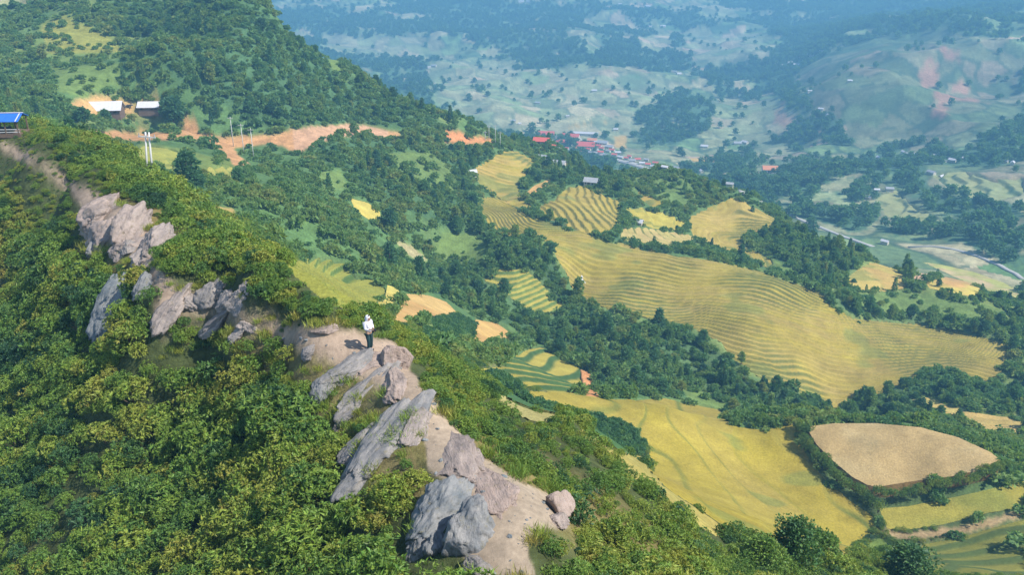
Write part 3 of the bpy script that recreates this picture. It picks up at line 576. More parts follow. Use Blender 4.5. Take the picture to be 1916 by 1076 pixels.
def make_tree(seed, h, crown, clumps, per, leaf, base=.3):
    rs = np.random.RandomState(seed); b = MB(); pos, nr = [], []
    lean = rs.normal(size=2) * .04 * h
    b.tube((0, 0, -.8), (lean[0] * .5, lean[1] * .5, h * .45), .028 * h, .018 * h, 7).tube((lean[0] * .5, lean[1] * .5, h * .45), (lean[0], lean[1], h * .88), .018 * h, .006 * h, 6)
    for k in range(clumps):
        t = base + (1 - base) * (k + .5) / clumps; a = k * 2.4 + rs.rand(); pr = math.sin(math.pi * min(1, (t - base) / (1 - base) * .82 + .16))
        r = crown * pr * (.35 + .65 * rs.rand()); c = np.array([lean[0] * t + r * math.cos(a), lean[1] * t + r * math.sin(a), h * t])
        b.tube((lean[0] * t * .8, lean[1] * t * .8, h * t * .82), tuple(c), .009 * h, .004 * h, 4)
        cr = crown * (.34 + .22 * rs.rand())
        d = rs.normal(size=(per, 3)); d /= np.linalg.norm(d, axis=1, keepdims=True); d[:, 2] = np.where(d[:, 2] < -.3, -d[:, 2], d[:, 2])
        pos.append(c + d * cr * (.55 + .55 * rs.rand(per, 1)) * np.array([1, 1, .8])); nr.append(d + rs.normal(size=(per, 3)) * .7)
    v, f = leaves(np.concatenate(pos), np.concatenate(nr), leaf, leaf * .36, rs)
    return mesh_np('crown', v, f, False), b.me('trunk', True)
def make_conifer(seed, h, crown, tiers, per, leaf):
    rs = np.random.RandomState(seed); b = MB().tube((0, 0, -.8), (0, 0, h * .98), .022 * h, .003 * h, 7); pos, nr = [], []
    for k in range(tiers):
        t = .16 + .84 * k / tiers; r = crown * (1 - t) ** .75 * (.8 + .35 * rs.rand()); arms = 5 + int(4 * (1 - t))
        for q in range(arms):
            a = 6.283 * (q + rs.rand()) / arms; dr = np.array([math.cos(a), math.sin(a), -.12])
            if q % 2 == 0 and k % 2 == 0: b.tube((0, 0, h * t), tuple(np.array([0, 0, h * t]) + dr * r * .8), .006 * h, .002 * h, 4)
            for w in range(per):
                f_ = .25 + .75 * (w + rs.rand()) / per
                pos.append(np.array([0, 0, h * t]) + dr * r * f_ + rs.normal(size=3) * .08 * r); nr.append(dr + rs.normal(size=3) * .45 + np.array([0, 0, .15]))
    v, f = leaves(np.array(pos), np.array(nr), leaf, leaf * .28, rs)
    return mesh_np('crown', v, f, False), b.me('trunk', True)
SHRUBS = [make_shrub(10 + k, 1.15 + .12 * (k % 3), 1.25 + .15 * (k % 2), 150, 7, .25 if k % 3 == 1 else .18, .045 if k % 3 == 1 else .042, 5 + k % 3) for k in range(6)]
GRASSES = []
for k in range(3):
    rs = np.random.RandomState(80 + k); m = 130; p = np.stack([rs.normal(size=m) * .35, rs.normal(size=m) * .35, np.zeros(m)], 1); d = rs.normal(size=(m, 3)) * .45; d[:, 2] = 1
    v, f = leaves(p, d, .75, .022, rs); GRASSES.append((mesh_np('grass', v, f, False), None))
TREES = [make_tree(30 + k, 7.5 + k % 3, 2.3 + .25 * (k % 2), 15, 60, .85, .25) for k in range(4)]
CONIFERS = [make_conifer(50 + k, 9 + k, 2.0, 15, 5, .95) for k in range(3)]
LOWS = [make_shrub(60 + k, 1.3, 1.1, 40, 5, .55, .16, 5) for k in range(4)]
FARS = [make_tree(70 + k, 9 + k, 3.6, 9, 16, 2.6, .2) for k in range(3)]
for grp, mt in ((SHRUBS, M_SHRUB), (GRASSES, M_SHRUB), (TREES, M_TREE), (CONIFERS, M_TREE), (LOWS, M_TREE), (FARS, M_TREE)):
    for f_, t_ in grp:
        f_.materials.append(mt)
        if t_: t_.materials.append(M_BARK)
def variant_collection(name, protos):
    c = bpy.data.collections.new(name)
    for k, (f_, t_) in enumerate(protos):
        o = bpy.data.objects.new('%s_%d' % (name, k), f_); c.objects.link(o)
    return c
def scatter(name, label, pts, scl, tint, var, coll, tilt=.12):
    """ground cover nobody could count: instances on points, one object"""
    me = bpy.data.meshes.new(name); m = len(pts); me.vertices.add(m); me.vertices.foreach_set('co', pts.astype(np.float32).ravel())
    rs = np.random.RandomState(len(pts)); rot = np.stack([rs.normal(size=m) * tilt, rs.normal(size=m) * tilt, rs.rand(m) * 6.283], 1)
    at_ = me.attributes.new('rot', 'FLOAT_VECTOR', 'POINT'); at_.data.foreach_set('vector', rot.astype(np.float32).ravel())
    at_ = me.attributes.new('scl', 'FLOAT_VECTOR', 'POINT'); at_.data.foreach_set('vector', scl.astype(np.float32).ravel())
    at_ = me.attributes.new('tint', 'FLOAT', 'POINT'); at_.data.foreach_set('value', tint.astype(np.float32))
    at_ = me.attributes.new('variant', 'INT', 'POINT'); at_.data.foreach_set('value', var.astype(np.int32))
    o = link(name, me); tag(o, label, None, None, 'stuff')
    ng = bpy.data.node_groups.new(name, 'GeometryNodeTree'); ng.interface.new_socket('Geometry', in_out='INPUT', socket_type='NodeSocketGeometry'); ng.interface.new_socket('Geometry', in_out='OUTPUT', socket_type='NodeSocketGeometry')
    N = ng.nodes.new; L = ng.links.new; gi, go = N('NodeGroupInput'), N('NodeGroupOutput'); ip = N('GeometryNodeInstanceOnPoints'); ci = N('GeometryNodeCollectionInfo')
    ci.inputs[0].default_value = coll; ci.inputs[1].default_value = True; ci.inputs[2].default_value = True
    L(gi.outputs[0], ip.inputs['Points']); L(ci.outputs[0], ip.inputs['Instance']); ip.inputs['Pick Instance'].default_value = True
    for an, ty, so in (('rot', 'FLOAT_VECTOR', 'Rotation'), ('scl', 'FLOAT_VECTOR', 'Scale'), ('variant', 'INT', 'Instance Index')):
        na = N('GeometryNodeInputNamedAttribute'); na.data_type = ty; na.inputs[0].default_value = an
        L([q for q in na.outputs if q.enabled and q.name == 'Attribute'][0], ip.inputs[so])
    L(ip.outputs[0], go.inputs[0]); md = o.modifiers.new('scatter', 'NODES'); md.node_group = ng
    return o
def spots(d0, d1, density, amax=36, seed=1):
    rs = np.random.RandomState(seed); area = .5 * (d1 * d1 - d0 * d0) * 2 * R(amax); m = int(area * density)
    a = (rs.rand(m) * 2 - 1) * R(amax); d = np.sqrt(rs.rand(m) * (d1 * d1 - d0 * d0) + d0 * d0)
    return a, d
def look(G, a, d):
    i = np.clip(np.searchsorted(AZ, a), 0, NA - 1); j = np.clip(np.searchsorted(LD, np.log(d)), 0, ND - 1); return G[i, j]
def seen(x, y, z):                                   # is the spot in the picture and not behind a ridge
    u, v, fw = px_of(x, y, z); a, t = np.arctan2(x, y), (CAMZ - z) / np.hypot(x, y); ok = (u > -40) & (u < 1956) & (v > -30) & (v < 1120)
    i = np.clip(np.searchsorted(AZ, a) - 1, 0, NA - 1); d = np.hypot(x, y); SL = (CAMZ - HS) / DD[None, :]
    mn = np.minimum.accumulate(SL, axis=1); j = np.clip(np.searchsorted(LD, np.log(d) - .012) - 1, 0, ND - 1)
    return ok & (t <= mn[i, j] + .004)
def plant(name, label, cat, group, fol, wood, loc, scl, rz, tint, tilt=(0, 0), fname='foliage', wname='stem'):
    o = empty(name, loc, 0); o.rotation_euler = (tilt[0], tilt[1], rz); o.scale = scl; tag(o, label, cat, group)
    for nm, me in ((fname, fol), (wname, wood)):
        c = bpy.data.objects.new(nm, me); COL.objects.link(c); c.parent = o; c['tint'] = float(tint)
    return o
SH = variant_collection('shrub_forms', SHRUBS); GR = variant_collection('grass_forms', GRASSES); TR = variant_collection('tree_forms', TREES + CONIFERS); LO = variant_collection('low_forms', LOWS); FA = variant_collection('far_forms', FARS)

# ---------------------------------------------------------------- rocks of the crest
def rock_material():
    m, nt, out = newmat('weathered_rock'); L = nt.links.new; tc = nd(nt, 'ShaderNodeTexCoord'); geo_ = nd(nt, 'ShaderNodeNewGeometry')
    at_ = nd(nt, 'ShaderNodeAttribute', attribute_name='pink', attribute_type='OBJECT')
    n1 = noise(nt, 1.1, 6, .65, geo_.outputs['Position']); n2 = noise(nt, 5.0, 6, .7, geo_.outputs['Position'])
    mp = nd(nt, 'ShaderNodeMapping'); mp.inputs['Scale'].default_value = (.9, 4.5, 2.5); L(tc.outputs['Object'], mp.inputs[0]); n3 = noise(nt, 1.6, 6, .7, mp.outputs[0])
    grey = mixc(nt, maprange(nt, n1.outputs[0], .35, .65, 0, 1), (.12, .15, .17), (.29, .29, .28))
    c = mixc(nt, at_.outputs['Fac'], grey, mixc(nt, maprange(nt, n1.outputs[0], .3, .7, 0, 1), (.29, .215, .175), (.44, .335, .28)))
    c = mixc(nt, maprange(nt, n3.outputs[0], .54, .74, 0, .7), c, (.08, .085, .085))
    c = mixc(nt, maprange(nt, n3.outputs[0], .22, .42, .5, 0), c, (.46, .44, .41))
    c = mixc(nt, maprange(nt, n2.outputs[0], .56, .7, 0, .55), c, (.2, .17, .07))
    b = nd(nt, 'ShaderNodeBsdfPrincipled'); b.inputs['Roughness'].default_value = .85; b.inputs['Specular IOR Level'].default_value = .25; L(c, b.inputs['Base Color'])
    b1 = nd(nt, 'ShaderNodeBump'); b1.inputs['Distance'].default_value = .12; L(n3.outputs[0], b1.inputs['Height'])
    b2 = nd(nt, 'ShaderNodeBump'); b2.inputs['Distance'].default_value = .05; L(n2.outputs[0], b2.inputs['Height']); L(b1.outputs[0], b2.inputs['Normal']); L(b2.outputs[0], b.inputs['Normal']); L(b.outputs[0], out.inputs[0])
    return m
M_ROCK = rock_material(); ROCKS = []
bm = bmesh.new(); bmesh.ops.create_icosphere(bm, subdivisions=5, radius=1.0); bm.verts.ensure_lookup_table()
ICO_V = np.array([v.co[:] for v in bm.verts]); ICO_F = np.array([[v.index for v in f.verts] for f in bm.faces]); bm.free()
def rock_mesh(seed, dims, cuts=9, point=0.0, flare=0.0, rough=1.0):
    rs = np.random.RandomState(seed); p = ICO_V.copy()
    for k in range(cuts):
        nrm = rs.normal(size=3); nrm[0] *= .6; nrm[2] = nrm[2] * .8 + .15; nrm /= np.linalg.norm(nrm); dd = .5 + .32 * rs.rand(); e = p @ nrm - dd; p -= nrm * (np.maximum(e, 0) * .93)[:, None]
    if point: p[:, 1:] *= (1 - point * np.clip(p[:, 0], -.2, 1))[:, None]
    if flare: p[:, 1:] *= (1 + flare * np.clip(.35 - p[:, 0], 0, 1.3))[:, None]
    f1 = fbm(p[:, 1] * 3.2 + p[:, 2] * 2.1 + seed, p[:, 0] * .9 + 3, 4, seed); f2 = fbm(p[:, 0] * 4 + p[:, 2] * 3, p[:, 1] * 5 - p[:, 2] * 3, 4, seed + 9)
    nn = p / (np.linalg.norm(p, axis=1, keepdims=True) + 1e-6); f3 = fbm(p[:, 0] * 9 + p[:, 2] * 7, p[:, 1] * 13 - p[:, 2] * 8, 3, seed + 14); p = p + nn * rough * (.2 * f1 + .13 * f2 + .06 * f3)[:, None]
    crack = np.abs(fbm(p[:, 1] * 2.2 + p[:, 2] * 1.5 + 5 + seed, p[:, 0] * .7, 2, seed + 20)); p -= nn * (.09 * sstep(.05, .0, crack))[:, None]
    return p * np.array(dims)
def rock(label, seed, a_px, b_px, wide, thick, pink=.3, cuts=9, point=0.0, raise_=.25, stand=None, rough=1.0, sink=0.0):
    """slab lying from low end a to high end b (sights), or a boulder standing on a when stand = (height px, lean)"""
    A = at(*a_px); d = (A - cam.location).length; k = d / FPX
    if stand is None:
        B = at(*b_px); c = (A + B) / 2; ax = (B - A); ln = ax.length; ax.normalize(); nrm = Vector((0, 0, 1)) - ax * ax.z; side = Vector((-.35, -.8, .6)); up = (nrm.normalized() * .8 + side * .3); up -= ax * up.dot(ax); up.normalize(); y_ = up.cross(ax)
        dims = (ln * .62, wide * k * .68, thick * k * .55); Mx = Matrix((ax, y_, up)).transposed(); loc = c + up * (dims[2] * (raise_ - .12))
    else:
        hpx, lean = stand; dims = (hpx * k * .62 / math.cos(R(25)), wide * k * .70, thick * k * .75); ax = Vector((math.sin(lean), .25, math.cos(lean))).normalized(); y_ = Vector((1, 0, 0)) - ax * ax.x; y_.normalize(); up = ax.cross(y_)
        Mx = Matrix((ax, y_, up)).transposed(); loc = A + Vector((0, .55 * thick * k, 0)) + ax * dims[0] * (.3 - sink)
    me = mesh_np('boulder', rock_mesh(seed, dims, cuts, point, 0.0 if stand is None else .12, rough), ICO_F); o = link('boulder', me, M_ROCK); o.matrix_world = Matrix.Translation(loc) @ Mx.to_4x4(); o['pink'] = min(1.0, float(pink) + .05); tag(o, label, 'rock', 'rocks along the ridge crest'); wp = np.array([o.matrix_world @ v.co for v in list(me.vertices)[::37]]); ROCKS.append(wp[:, :2]); return o
rock('wide pinkish rock mass at the top of the rocky crest', 1, (165,436), (226,374), 88, 60, .8, 10, 0, .22)
rock('pale pink humped boulder between two rocks on the upper crest', 2, (228,466), (272,400), 68, 58, .7, 10, 0, .25)
rock('rounded pink grey boulder at the low end of the upper crest group', 3, (276,486), (318,440), 58, 52, .6, 9, 0, .3)
rock('leaning pointed grey rock beside the paired boulder on the path', 4, (392,578), None, 46, 36, .35, 9, .25, stand=(58, .5))
rock('broad leaning grey boulder with pale sunlit face by the path', 5, (447,582), None, 58, 40, .45, 9, .1, stand=(52, .45))
rock('low grey boulder at the foot of the leaning pointed rock', 6, (350,577), None, 38, 30, .5, 8, stand=(24, .3))
rock('tall dark leaning slab with mossy streak above the bushes', 7, (192,628), (258,512), 62, 46, .0, 9, .1, .45)
rock('small dark slab beside the tall leaning slab', 8, (262,560), (288,512), 30, 26, .1, 8, 0, .4)
rock('narrow pink grey slab running down from the bare path', 9, (293,622), (352,545), 38, 30, .6, 8, .2, .35)
rock('small blue grey rock below the wide pinkish rock', 10, (170,478), (188,440), 22, 18, .2, 7, .1, .4)
rock('thin grey rock under the humped boulder', 11, (232,482), (250,455), 28, 22, .4, 7, .1, .4)
rock('small white topped rock beside the path bend', 12, (465,622), None, 42, 30, .55, 8, stand=(22, .2))
rock('flat pale knob on the far rim of the path', 13, (610,626), None, 48, 34, .8, 8, stand=(15, .0), rough=.4)
rock('smooth pink boulder just beyond the standing person', 14, (738,688), None, 56, 50, .95, 7, stand=(40, .1), rough=.4)
rock('grey streaked slab right below the standing person', 15, (598,738), (688,664), 62, 44, .25, 9, .15, .3)
rock('short grey slab at the outer foot of the streaked slab', 16, (590,752), (628,705), 40, 30, .15, 8, .1, .4)
rock('long smooth grey slab sloping down to the bushes', 17, (620,800), (752,690), 58, 44, .3, 9, .1, .3)
rock('largest long grey slab with dark cleft in the middle of the ridge', 18, (655,918), (786,752), 92, 64, .2, 11, .1, .32)
rock('narrow weathered slab between the two long slabs', 19, (642,868), (706,805), 38, 30, .3, 8, .1, .35)
rock('lumpy mossy boulder in the middle of the path', 20, (872,905), (842,815), 96, 30, .7, 11, 0, -.1)
rock('low pink grey outcrop joining the path below the lumpy boulder', 21, (930,968), (895,880), 92, 26, .9, 10, 0, -.15)
rock('big blue grey split boulder with sharp upper edge', 22, (790,1012), (862,915), 84, 74, .05, 9, .05, .45)
rock('round blue grey dome shaped boulder at the path side', 23, (872,1036), None, 84, 70, .12, 10, .12, stand=(96, .05))
rock('long low slab poking out of the bushes under the split boulder', 24, (765,1046), (822,985), 40, 34, .15, 8, .15, .3)
rock('small grey triangular rock between dome and split boulder', 25, (815,1040), None, 36, 30, .1, 8, .3, stand=(38, .1))
rock('low rounded grey rock beside the dome boulder', 26, (892,1082), None, 46, 40, .4, 7, stand=(26, 0))
rock('smooth pink boulder at the outer rim of the path', 27, (1046,968), None, 42, 46, .9, 7, stand=(40, -.1), rough=.4)
rock('jagged grey rock filling the gap below the rounded pink grey boulder', 29, (250,500), (285,468), 34, 26, .5, 8, .1, .25)
rock('weathered outcrop at the left foot of the wide pinkish rock', 30, (165,430), (200,398), 52, 40, .7, 10, .1, .15)
rock('low grey rib linking the paired leaning boulders', 31, (420,590), (432,548), 40, 30, .45, 9, .1, .1)
rock('half buried grey rib between bare path and narrow slab', 32, (318,590), (338,560), 34, 24, .6, 8, .1, .1)
rock('flat rib of pink rock under the persons feet', 33, (655,700), (712,668), 60, 30, .85, 9, 0, -.15)
rock('half buried pink rib leading down from the smooth boulder', 34, (745,745), (738,692), 62, 40, .8, 10, 0, -.1)
rock('mossy low rib beside the largest slab', 35, (770,830), (795,770), 60, 40, .55, 10, .1, 0)
rock('small grey rock in the grass left of the standing person', 36, (568,672), (590,650), 26, 20, .4, 8, .1, .2)
rock('low grey rock in the scrub under the paired boulders', 37, (430,640), (455,615), 30, 20, .4, 8, .1, .2)
rock('pitted pinkish rib running down from the wide pinkish rock', 38, (172,472), (222,412), 74, 44, .75, 10, .1, .0)
rock('pinkish rib below the humped boulder', 39, (228,488), (268,440), 60, 40, .7, 10, .1, .0)
rock('grey rib in the grass under the paired boulders', 40, (385,622), (428,585), 44, 30, .5, 9, .1, .05)
rock('small low pinkish stone under the rim boulder', 28, (1048,990), None, 36, 30, .7, 7, stand=(18, 0))

def clear_of_rocks(x, y, margin, front):
    """False where a plant would stand inside a rock or right against it"""
    ok = np.ones(len(x), bool)
    for wp in ROCKS:
        lo, hi = wp.min(0) - margin - front, wp.max(0) + margin; c = np.nonzero((x > lo[0]) & (x < hi[0]) & (y > lo[1]) & (y < hi[1]))[0]
        for q in c:
            dx, dy = wp[:, 0] - x[q], wp[:, 1] - y[q]
            if (np.hypot(dx, dy) < margin).any() or (np.hypot(dx, dy - front * .5) < margin + front * .35).any(): ok[q] = False
    return ok
# near slopes: shrubs
gD = np.gradient(H, axis=1) / np.gradient(D2, axis=1); gA = np.gradient(H, axis=0) / (np.gradient(A2, axis=0) * D2); STEEP = np.clip(np.sqrt(1 + gD ** 2 + gA ** 2), 1, 3)
PNEAR = np.clip(blur(m_path.astype(float), 16) * 2, 0, 1)
_cr = sorted([(p.y, p.x) for p in (at(*q) for q in ((940,1060),(960,950),(830,830),(770,720),(690,650),(560,630),(450,580),(310,540),(290,490),(220,400),(140,345),(60,295),(5,270)))])
def CRX(y): return np.interp(y, [q[0] for q in _cr], [q[1] for q in _cr])
a, d = spots(17, 122, 4.6, 37, 11); x, y = d * np.sin(a), d * np.cos(a); vg = look(VEG, a, d)
rs = np.random.RandomState(12); r1 = rs.rand(len(a)); nz = fbm(x / 5, y / 5, 3, 91)
stp = look(STEEP, a, d); gap_ = sstep(-.34, -.2, fbm(x / 4.5, y / 4.5, 3, 92)); r1 = r1 / stp; ok = ((vg == 1) & (r1 < np.where(x > CRX(y), .8, .5) * (.12 + .88 * gap_))) | ((vg == 2) & (r1 < .36)) | ((vg == 6) & (r1 < .42)) | ((vg == 3) & (r1 < .36)); x, y, nz, vg, a, d = (q[ok] for q in (x, y, nz, vg, a, d)); z = ground(x, y)
big = np.clip(.54 + .55 * fbm(x / 6, y / 6, 2, 93) + .17 * rs.randn(len(x)), .24, 1.3) * np.where(vg == 6, .6, 1) * (1 - .6 * look(PNEAR, a, d)) * np.where(x > CRX(y) - .5, np.interp(np.degrees(a), [-33, -16.5, -14, -6, 1, 5, 12], [1.0, .9, .5, .48, .5, .58, .68]) + .3 * sstep(31, 24, d) * sstep(1.5, 5, x), 1.12)
big *= 1 - .62 * sstep(4.2, 1.6, np.abs(x - CRX(y))) * sstep(50, 58, d)
sc_ = np.stack([big * (.9 + .3 * rs.rand(len(x))), big * (.9 + .3 * rs.rand(len(x))), big * (.75 + .4 * rs.rand(len(x)))], 1)
tint = np.clip(.54 + .42 * nz + .15 * rs.randn(len(x)) + .07 * (vg == 6) + .04 * sstep(0, 20, x), .08, .84 - .06 * (x > CRX(y)) + .12 * (rs.rand(len(x)) < .04))
var = rs.randint(0, len(SHRUBS), len(x)); sn = seen(x, y, z + 1) & clear_of_rocks(x, y, .25, .9); size = big / d * sn
u_, v_, _ = px_of(x, y, z + .6); size *= (u_ > -5) & (u_ < 1921) & (v_ > 0) & (v_ < 1090)
top = np.argsort(-size)[:276]; rest = np.setdiff1d(np.nonzero(sn)[0], top)
LM_RIDGE = [(n_, at(*q)) for n_, q in (('the wide pinkish crest rock', (205,428)), ('the round dome boulder', (872,1036)), ('the big split boulder', (820,990)), ('the largest long slab', (700,860)), ('the tall dark leaning slab', (200,620)), ('the paired leaning boulders', (420,580)), ('the standing person', (690,656)), ('the pink rim boulder', (1046,960)), ('the blue roofed shelter', (20,245)), ('the lumpy path boulder', (860,860)), ('the white topped path rock', (465,620)), ('the small curved terraces', (980,690)), ('the narrow pale gold strip', (1200,880)), ('the small round paddy', (1640,1025)), ('the yellow green terraces', (620,520)))]
LM_FIELD = [(n_, at(*q)) for n_, q in (('the tan hedged field', (1690,860)), ('the broad yellow field', (1350,850)), ('the small curved terraces', (980,690)), ('the lone terrace hut', (1087,519)), ('the gully end of the long terraces', (1560,770)), ('the orange bare fields', (820,590)), ('the lone tree terraces', (980,545)), ('the gold stepped terraces', (950,330)), ('the green knoll', (1260,345)), ('the bowl shaped terraces', (1370,410)), ('the pink soil plot', (1720,518)), ('the tan striped terraces', (1810,780)), ('the twin shafted pole', (281,334)), ('the orange soil cut', (870,262)), ('the white roofed farmhouses', (240,205)), ('the small gold slope field', (690,395)), ('the middle of the long terraces', (1400,600)), ('the far end of the long terraces', (1850,670)))]
def whereabouts(p, lms, near_, mid_):
    n_, q = min(lms, key=lambda t: (t[1] - p).length); dd = (q - p).length
    return ('beside ' if dd < near_ else 'a little ' + ('below ' if p.z < q.z - .5 else 'away from ') if dd < mid_ else 'far ' + ('below ' if p.z < q.z - .5 else 'from ')) + n_
SHRUB_LABEL = ['dark teal green leafy shrub on the steep ridge slope', 'mid green leafy shrub on the steep ridge slope', 'bright yellow green leafy shrub on the steep ridge slope', 'yellowed ochre shrub among the green bushes on the ridge slope']
for k in top:
    q = int(np.searchsorted([.3, .55, .8], tint[k])); fo, wo_ = SHRUBS[var[k]]
    plant('leafy_shrub', ('large ' if big[k] > .75 else 'low ' if big[k] < .45 else 'medium ') + ('dark teal green shrub ', 'mid green shrub ', 'bright yellow green shrub ', 'yellowed ochre shrub ')[q] + whereabouts(Vector((x[k], y[k], z[k])), LM_RIDGE, 3.5, 9), 'shrub', 'shrubs covering the ridge slope', fo, wo_, (x[k], y[k], z[k] - .05), sc_[k], rs.rand() * 6.28, tint[k], rs.normal(size=2) * .1)
scatter('ridge_undergrowth', 'dense mass of mixed green bushes covering the ridge flanks', np.stack([x, y, z - .05], 1)[rest], sc_[rest], tint[rest], var[rest], SH)
rs2 = np.random.RandomState(66)
for u0, v0 in [(345,612),(362,628),(388,634),(340,642),(410,642),(435,658),(370,654),(500,642),(520,658),(470,658),(540,672),(328,624),(352,645),(395,652),(478,512),(492,526),(480,540),(505,532),(520,548),(500,516),(512,560),(486,556),(530,570),(545,560)]:
    p_ = at(u0, v0); b_ = .36 + .22 * rs2.rand(); fo, wo_ = SHRUBS[rs2.randint(6)]; below = v0 > 600
    plant('leafy_shrub', 'low leafy shrub rooted under the paired leaning boulders' if below else 'low leafy shrub on the knoll behind the paired leaning boulders', 'shrub', 'shrubs by the paired boulders', fo, wo_, p_ - Vector((0, 0, .05)), (b_, b_, b_), rs2.rand() * 6.28, .5 + .15 * rs2.randn())
# grass tufts
a, d = spots(17, 70, 3.0, 37, 21); x, y = d * np.sin(a), d * np.cos(a); vg = look(VEG, a, d); rs = np.random.RandomState(22); r1 = rs.rand(len(a)); nz = fbm(x / 6, y / 6, 3, 95)
edge_ = look(PNEAR, a, d); ok = ((vg != 0) & (edge_ > .15) & (r1 < .5)) | ((vg == 1) & (nz > .22) & (r1 < .3) & (x < CRX(y))) | ((vg == 6) & (r1 < .9)); x, y, nz = x[ok], y[ok], nz[ok]; z = ground(x, y); sn = seen(x, y, z + .5); x, y, z, nz = x[sn], y[sn], z[sn], nz[sn]
b = .25 + .4 * rs.rand(len(x)); scatter('dry_grass', 'yellowish dry grass tufts between the bushes and rocks', np.stack([x, y, z], 1), np.stack([b, b, b], 1), np.clip(.72 + .3 * nz + .1 * rs.randn(len(x)), .5, .97), rs.randint(0, 3, len(x)), GR)
STONES = []
for k in range(3): STONES.append((mesh_np('stone', rock_mesh(200 + k, (.09, .075, .05), 7), ICO_F), None)); STONES[-1][0].materials.append(M_ROCK)
a, d = spots(20, 60, 6, 37, 25); vg = look(m_path, a, d); rs = np.random.RandomState(26); ok = vg & (rs.rand(len(a)) < .35 + .5 * (fbm(a * 90, d / 2, 2, 27) > .1)); a, d = a[ok], d[ok]; x, y = d * np.sin(a), d * np.cos(a); b = .3 + 1.3 * rs.rand(len(x)) ** 3
scatter('loose_stones', 'loose small stones strewn along the bare ridge path', np.stack([x, y, ground(x, y)], 1), np.stack([b, b, b], 1), b, rs.randint(0, 3, len(x)), variant_collection('stone_forms', STONES), .3)
# middle slopes: low shrubs
a, d = spots(100, 440, .4, 36, 31); x, y = d * np.sin(a), d * np.cos(a); vg = look(VEG, a, d); rs = np.random.RandomState(32); r1 = rs.rand(len(a)); nz = fbm(x / 16, y / 16, 3, 97)
ok = ((vg == 2) & (r1 < .25 + .9 * sstep(-.2, .4, nz))) | ((vg == 8) & (r1 < .9)) | ((vg == 3) & (r1 < .75)) | ((vg == 5) & (r1 < .10)); x, y, nz, vg = x[ok], y[ok], nz[ok], vg[ok]; z = ground(x, y); sn = seen(x, y, z + 2); x, y, z, nz, vg = x[sn], y[sn], z[sn], nz[sn], vg[sn]
b = np.clip(.9 + .35 * rs.randn(len(x)), .4, 1.9); scatter('hillside_scrub', 'low teal green scrub spread over the middle slopes', np.stack([x, y, z], 1), np.stack([b * 1.1, b, b * (.7 + .5 * rs.rand(len(x)))], 1), np.clip(np.where(vg == 3, .58, .66) + .3 * nz + .12 * rs.randn(len(x)), .05, .95), rs.randint(0, 4, len(x)), LO)
a, d = spots(100, 180, 2.2, 36, 35); x, y = d * np.sin(a), d * np.cos(a); ok = look(VEG, a, d) == 7; x, y = x[ok], y[ok]; rs = np.random.RandomState(36); b = .42 + .25 * rs.rand(len(x))
scatter('green_crop', 'dark green leafy crop rows filling the small plots', np.stack([x, y, ground(x, y, HS)], 1), np.stack([b, b, b * 1.2], 1), .3 + .12 * rs.randn(len(x)), rs.randint(0, 4, len(x)), LO)
# middle slopes: trees
a, d = spots(165, 440, .085, 36, 41); x, y = d * np.sin(a), d * np.cos(a); vg = look(VEG, a, d); rs = np.random.RandomState(42); r1 = rs.rand(len(a)); nz = fbm(x / 25, y / 25, 3, 99)
ok = ((vg == 8) & (r1 < .12)) | ((vg == 3) & (r1 < .58 * sstep(-.45, .1, nz + .2))) | ((vg == 2) & (r1 < .03 + .14 * sstep(.1, .4, nz))); x, y, nz, d = x[ok], y[ok], nz[ok], d[ok]; z = ground(x, y); sn = seen(x, y, z + 5); x, y, z, nz, d = (q[sn] for q in (x, y, z, nz, d))
con = (rs.rand(len(x)) < .22 + .35 * (nz > .15)); var = np.where(con, len(TREES) + rs.randint(0, len(CONIFERS), len(x)), rs.randint(0, len(TREES), len(x)))
b = np.clip(.33 + .13 * rs.randn(len(x)) + .12 * (rs.rand(len(x)) < .08), .16, .75); tint = np.clip(.42 + .35 * nz + .26 * rs.randn(len(x)), .02, .95); u_, v_, _ = px_of(x, y, z + 2)
size = b / d * ((u_ > 0) & (u_ < 1916) & (v_ > 0) & (v_ < 1076)); top = np.argsort(-size)[:280]; rest = np.setdiff1d(np.arange(len(x)), top)
ALLT = TREES + CONIFERS
for k in top:
    cf = con[k]; q = tint[k] > .36
    lab = ('tall ' if b[k] > .5 else 'small ') + ('pointed conifer ' if cf else ('light green round tree ' if tint[k] > .5 else 'mid green round tree ' if q else 'dark teal round tree ')) + whereabouts(Vector((x[k], y[k], z[k])), LM_FIELD, 25, 60)
    plant('conifer_tree' if cf else 'broadleaf_tree', lab, 'tree', 'trees of the gully and hillside woods', ALLT[var[k]][0], ALLT[var[k]][1], (x[k], y[k], z[k]), (b[k], b[k], b[k] * (.85 + .3 * rs.rand())), rs.rand() * 6.28, tint[k], (0, 0), 'crown', 'trunk')
scatter('hillside_woods', 'mass of dark green trees covering the hill and gullies', np.stack([x, y, z], 1)[rest], np.stack([b, b, b * 1.05], 1)[rest], tint[rest], var[rest], TR, .05)
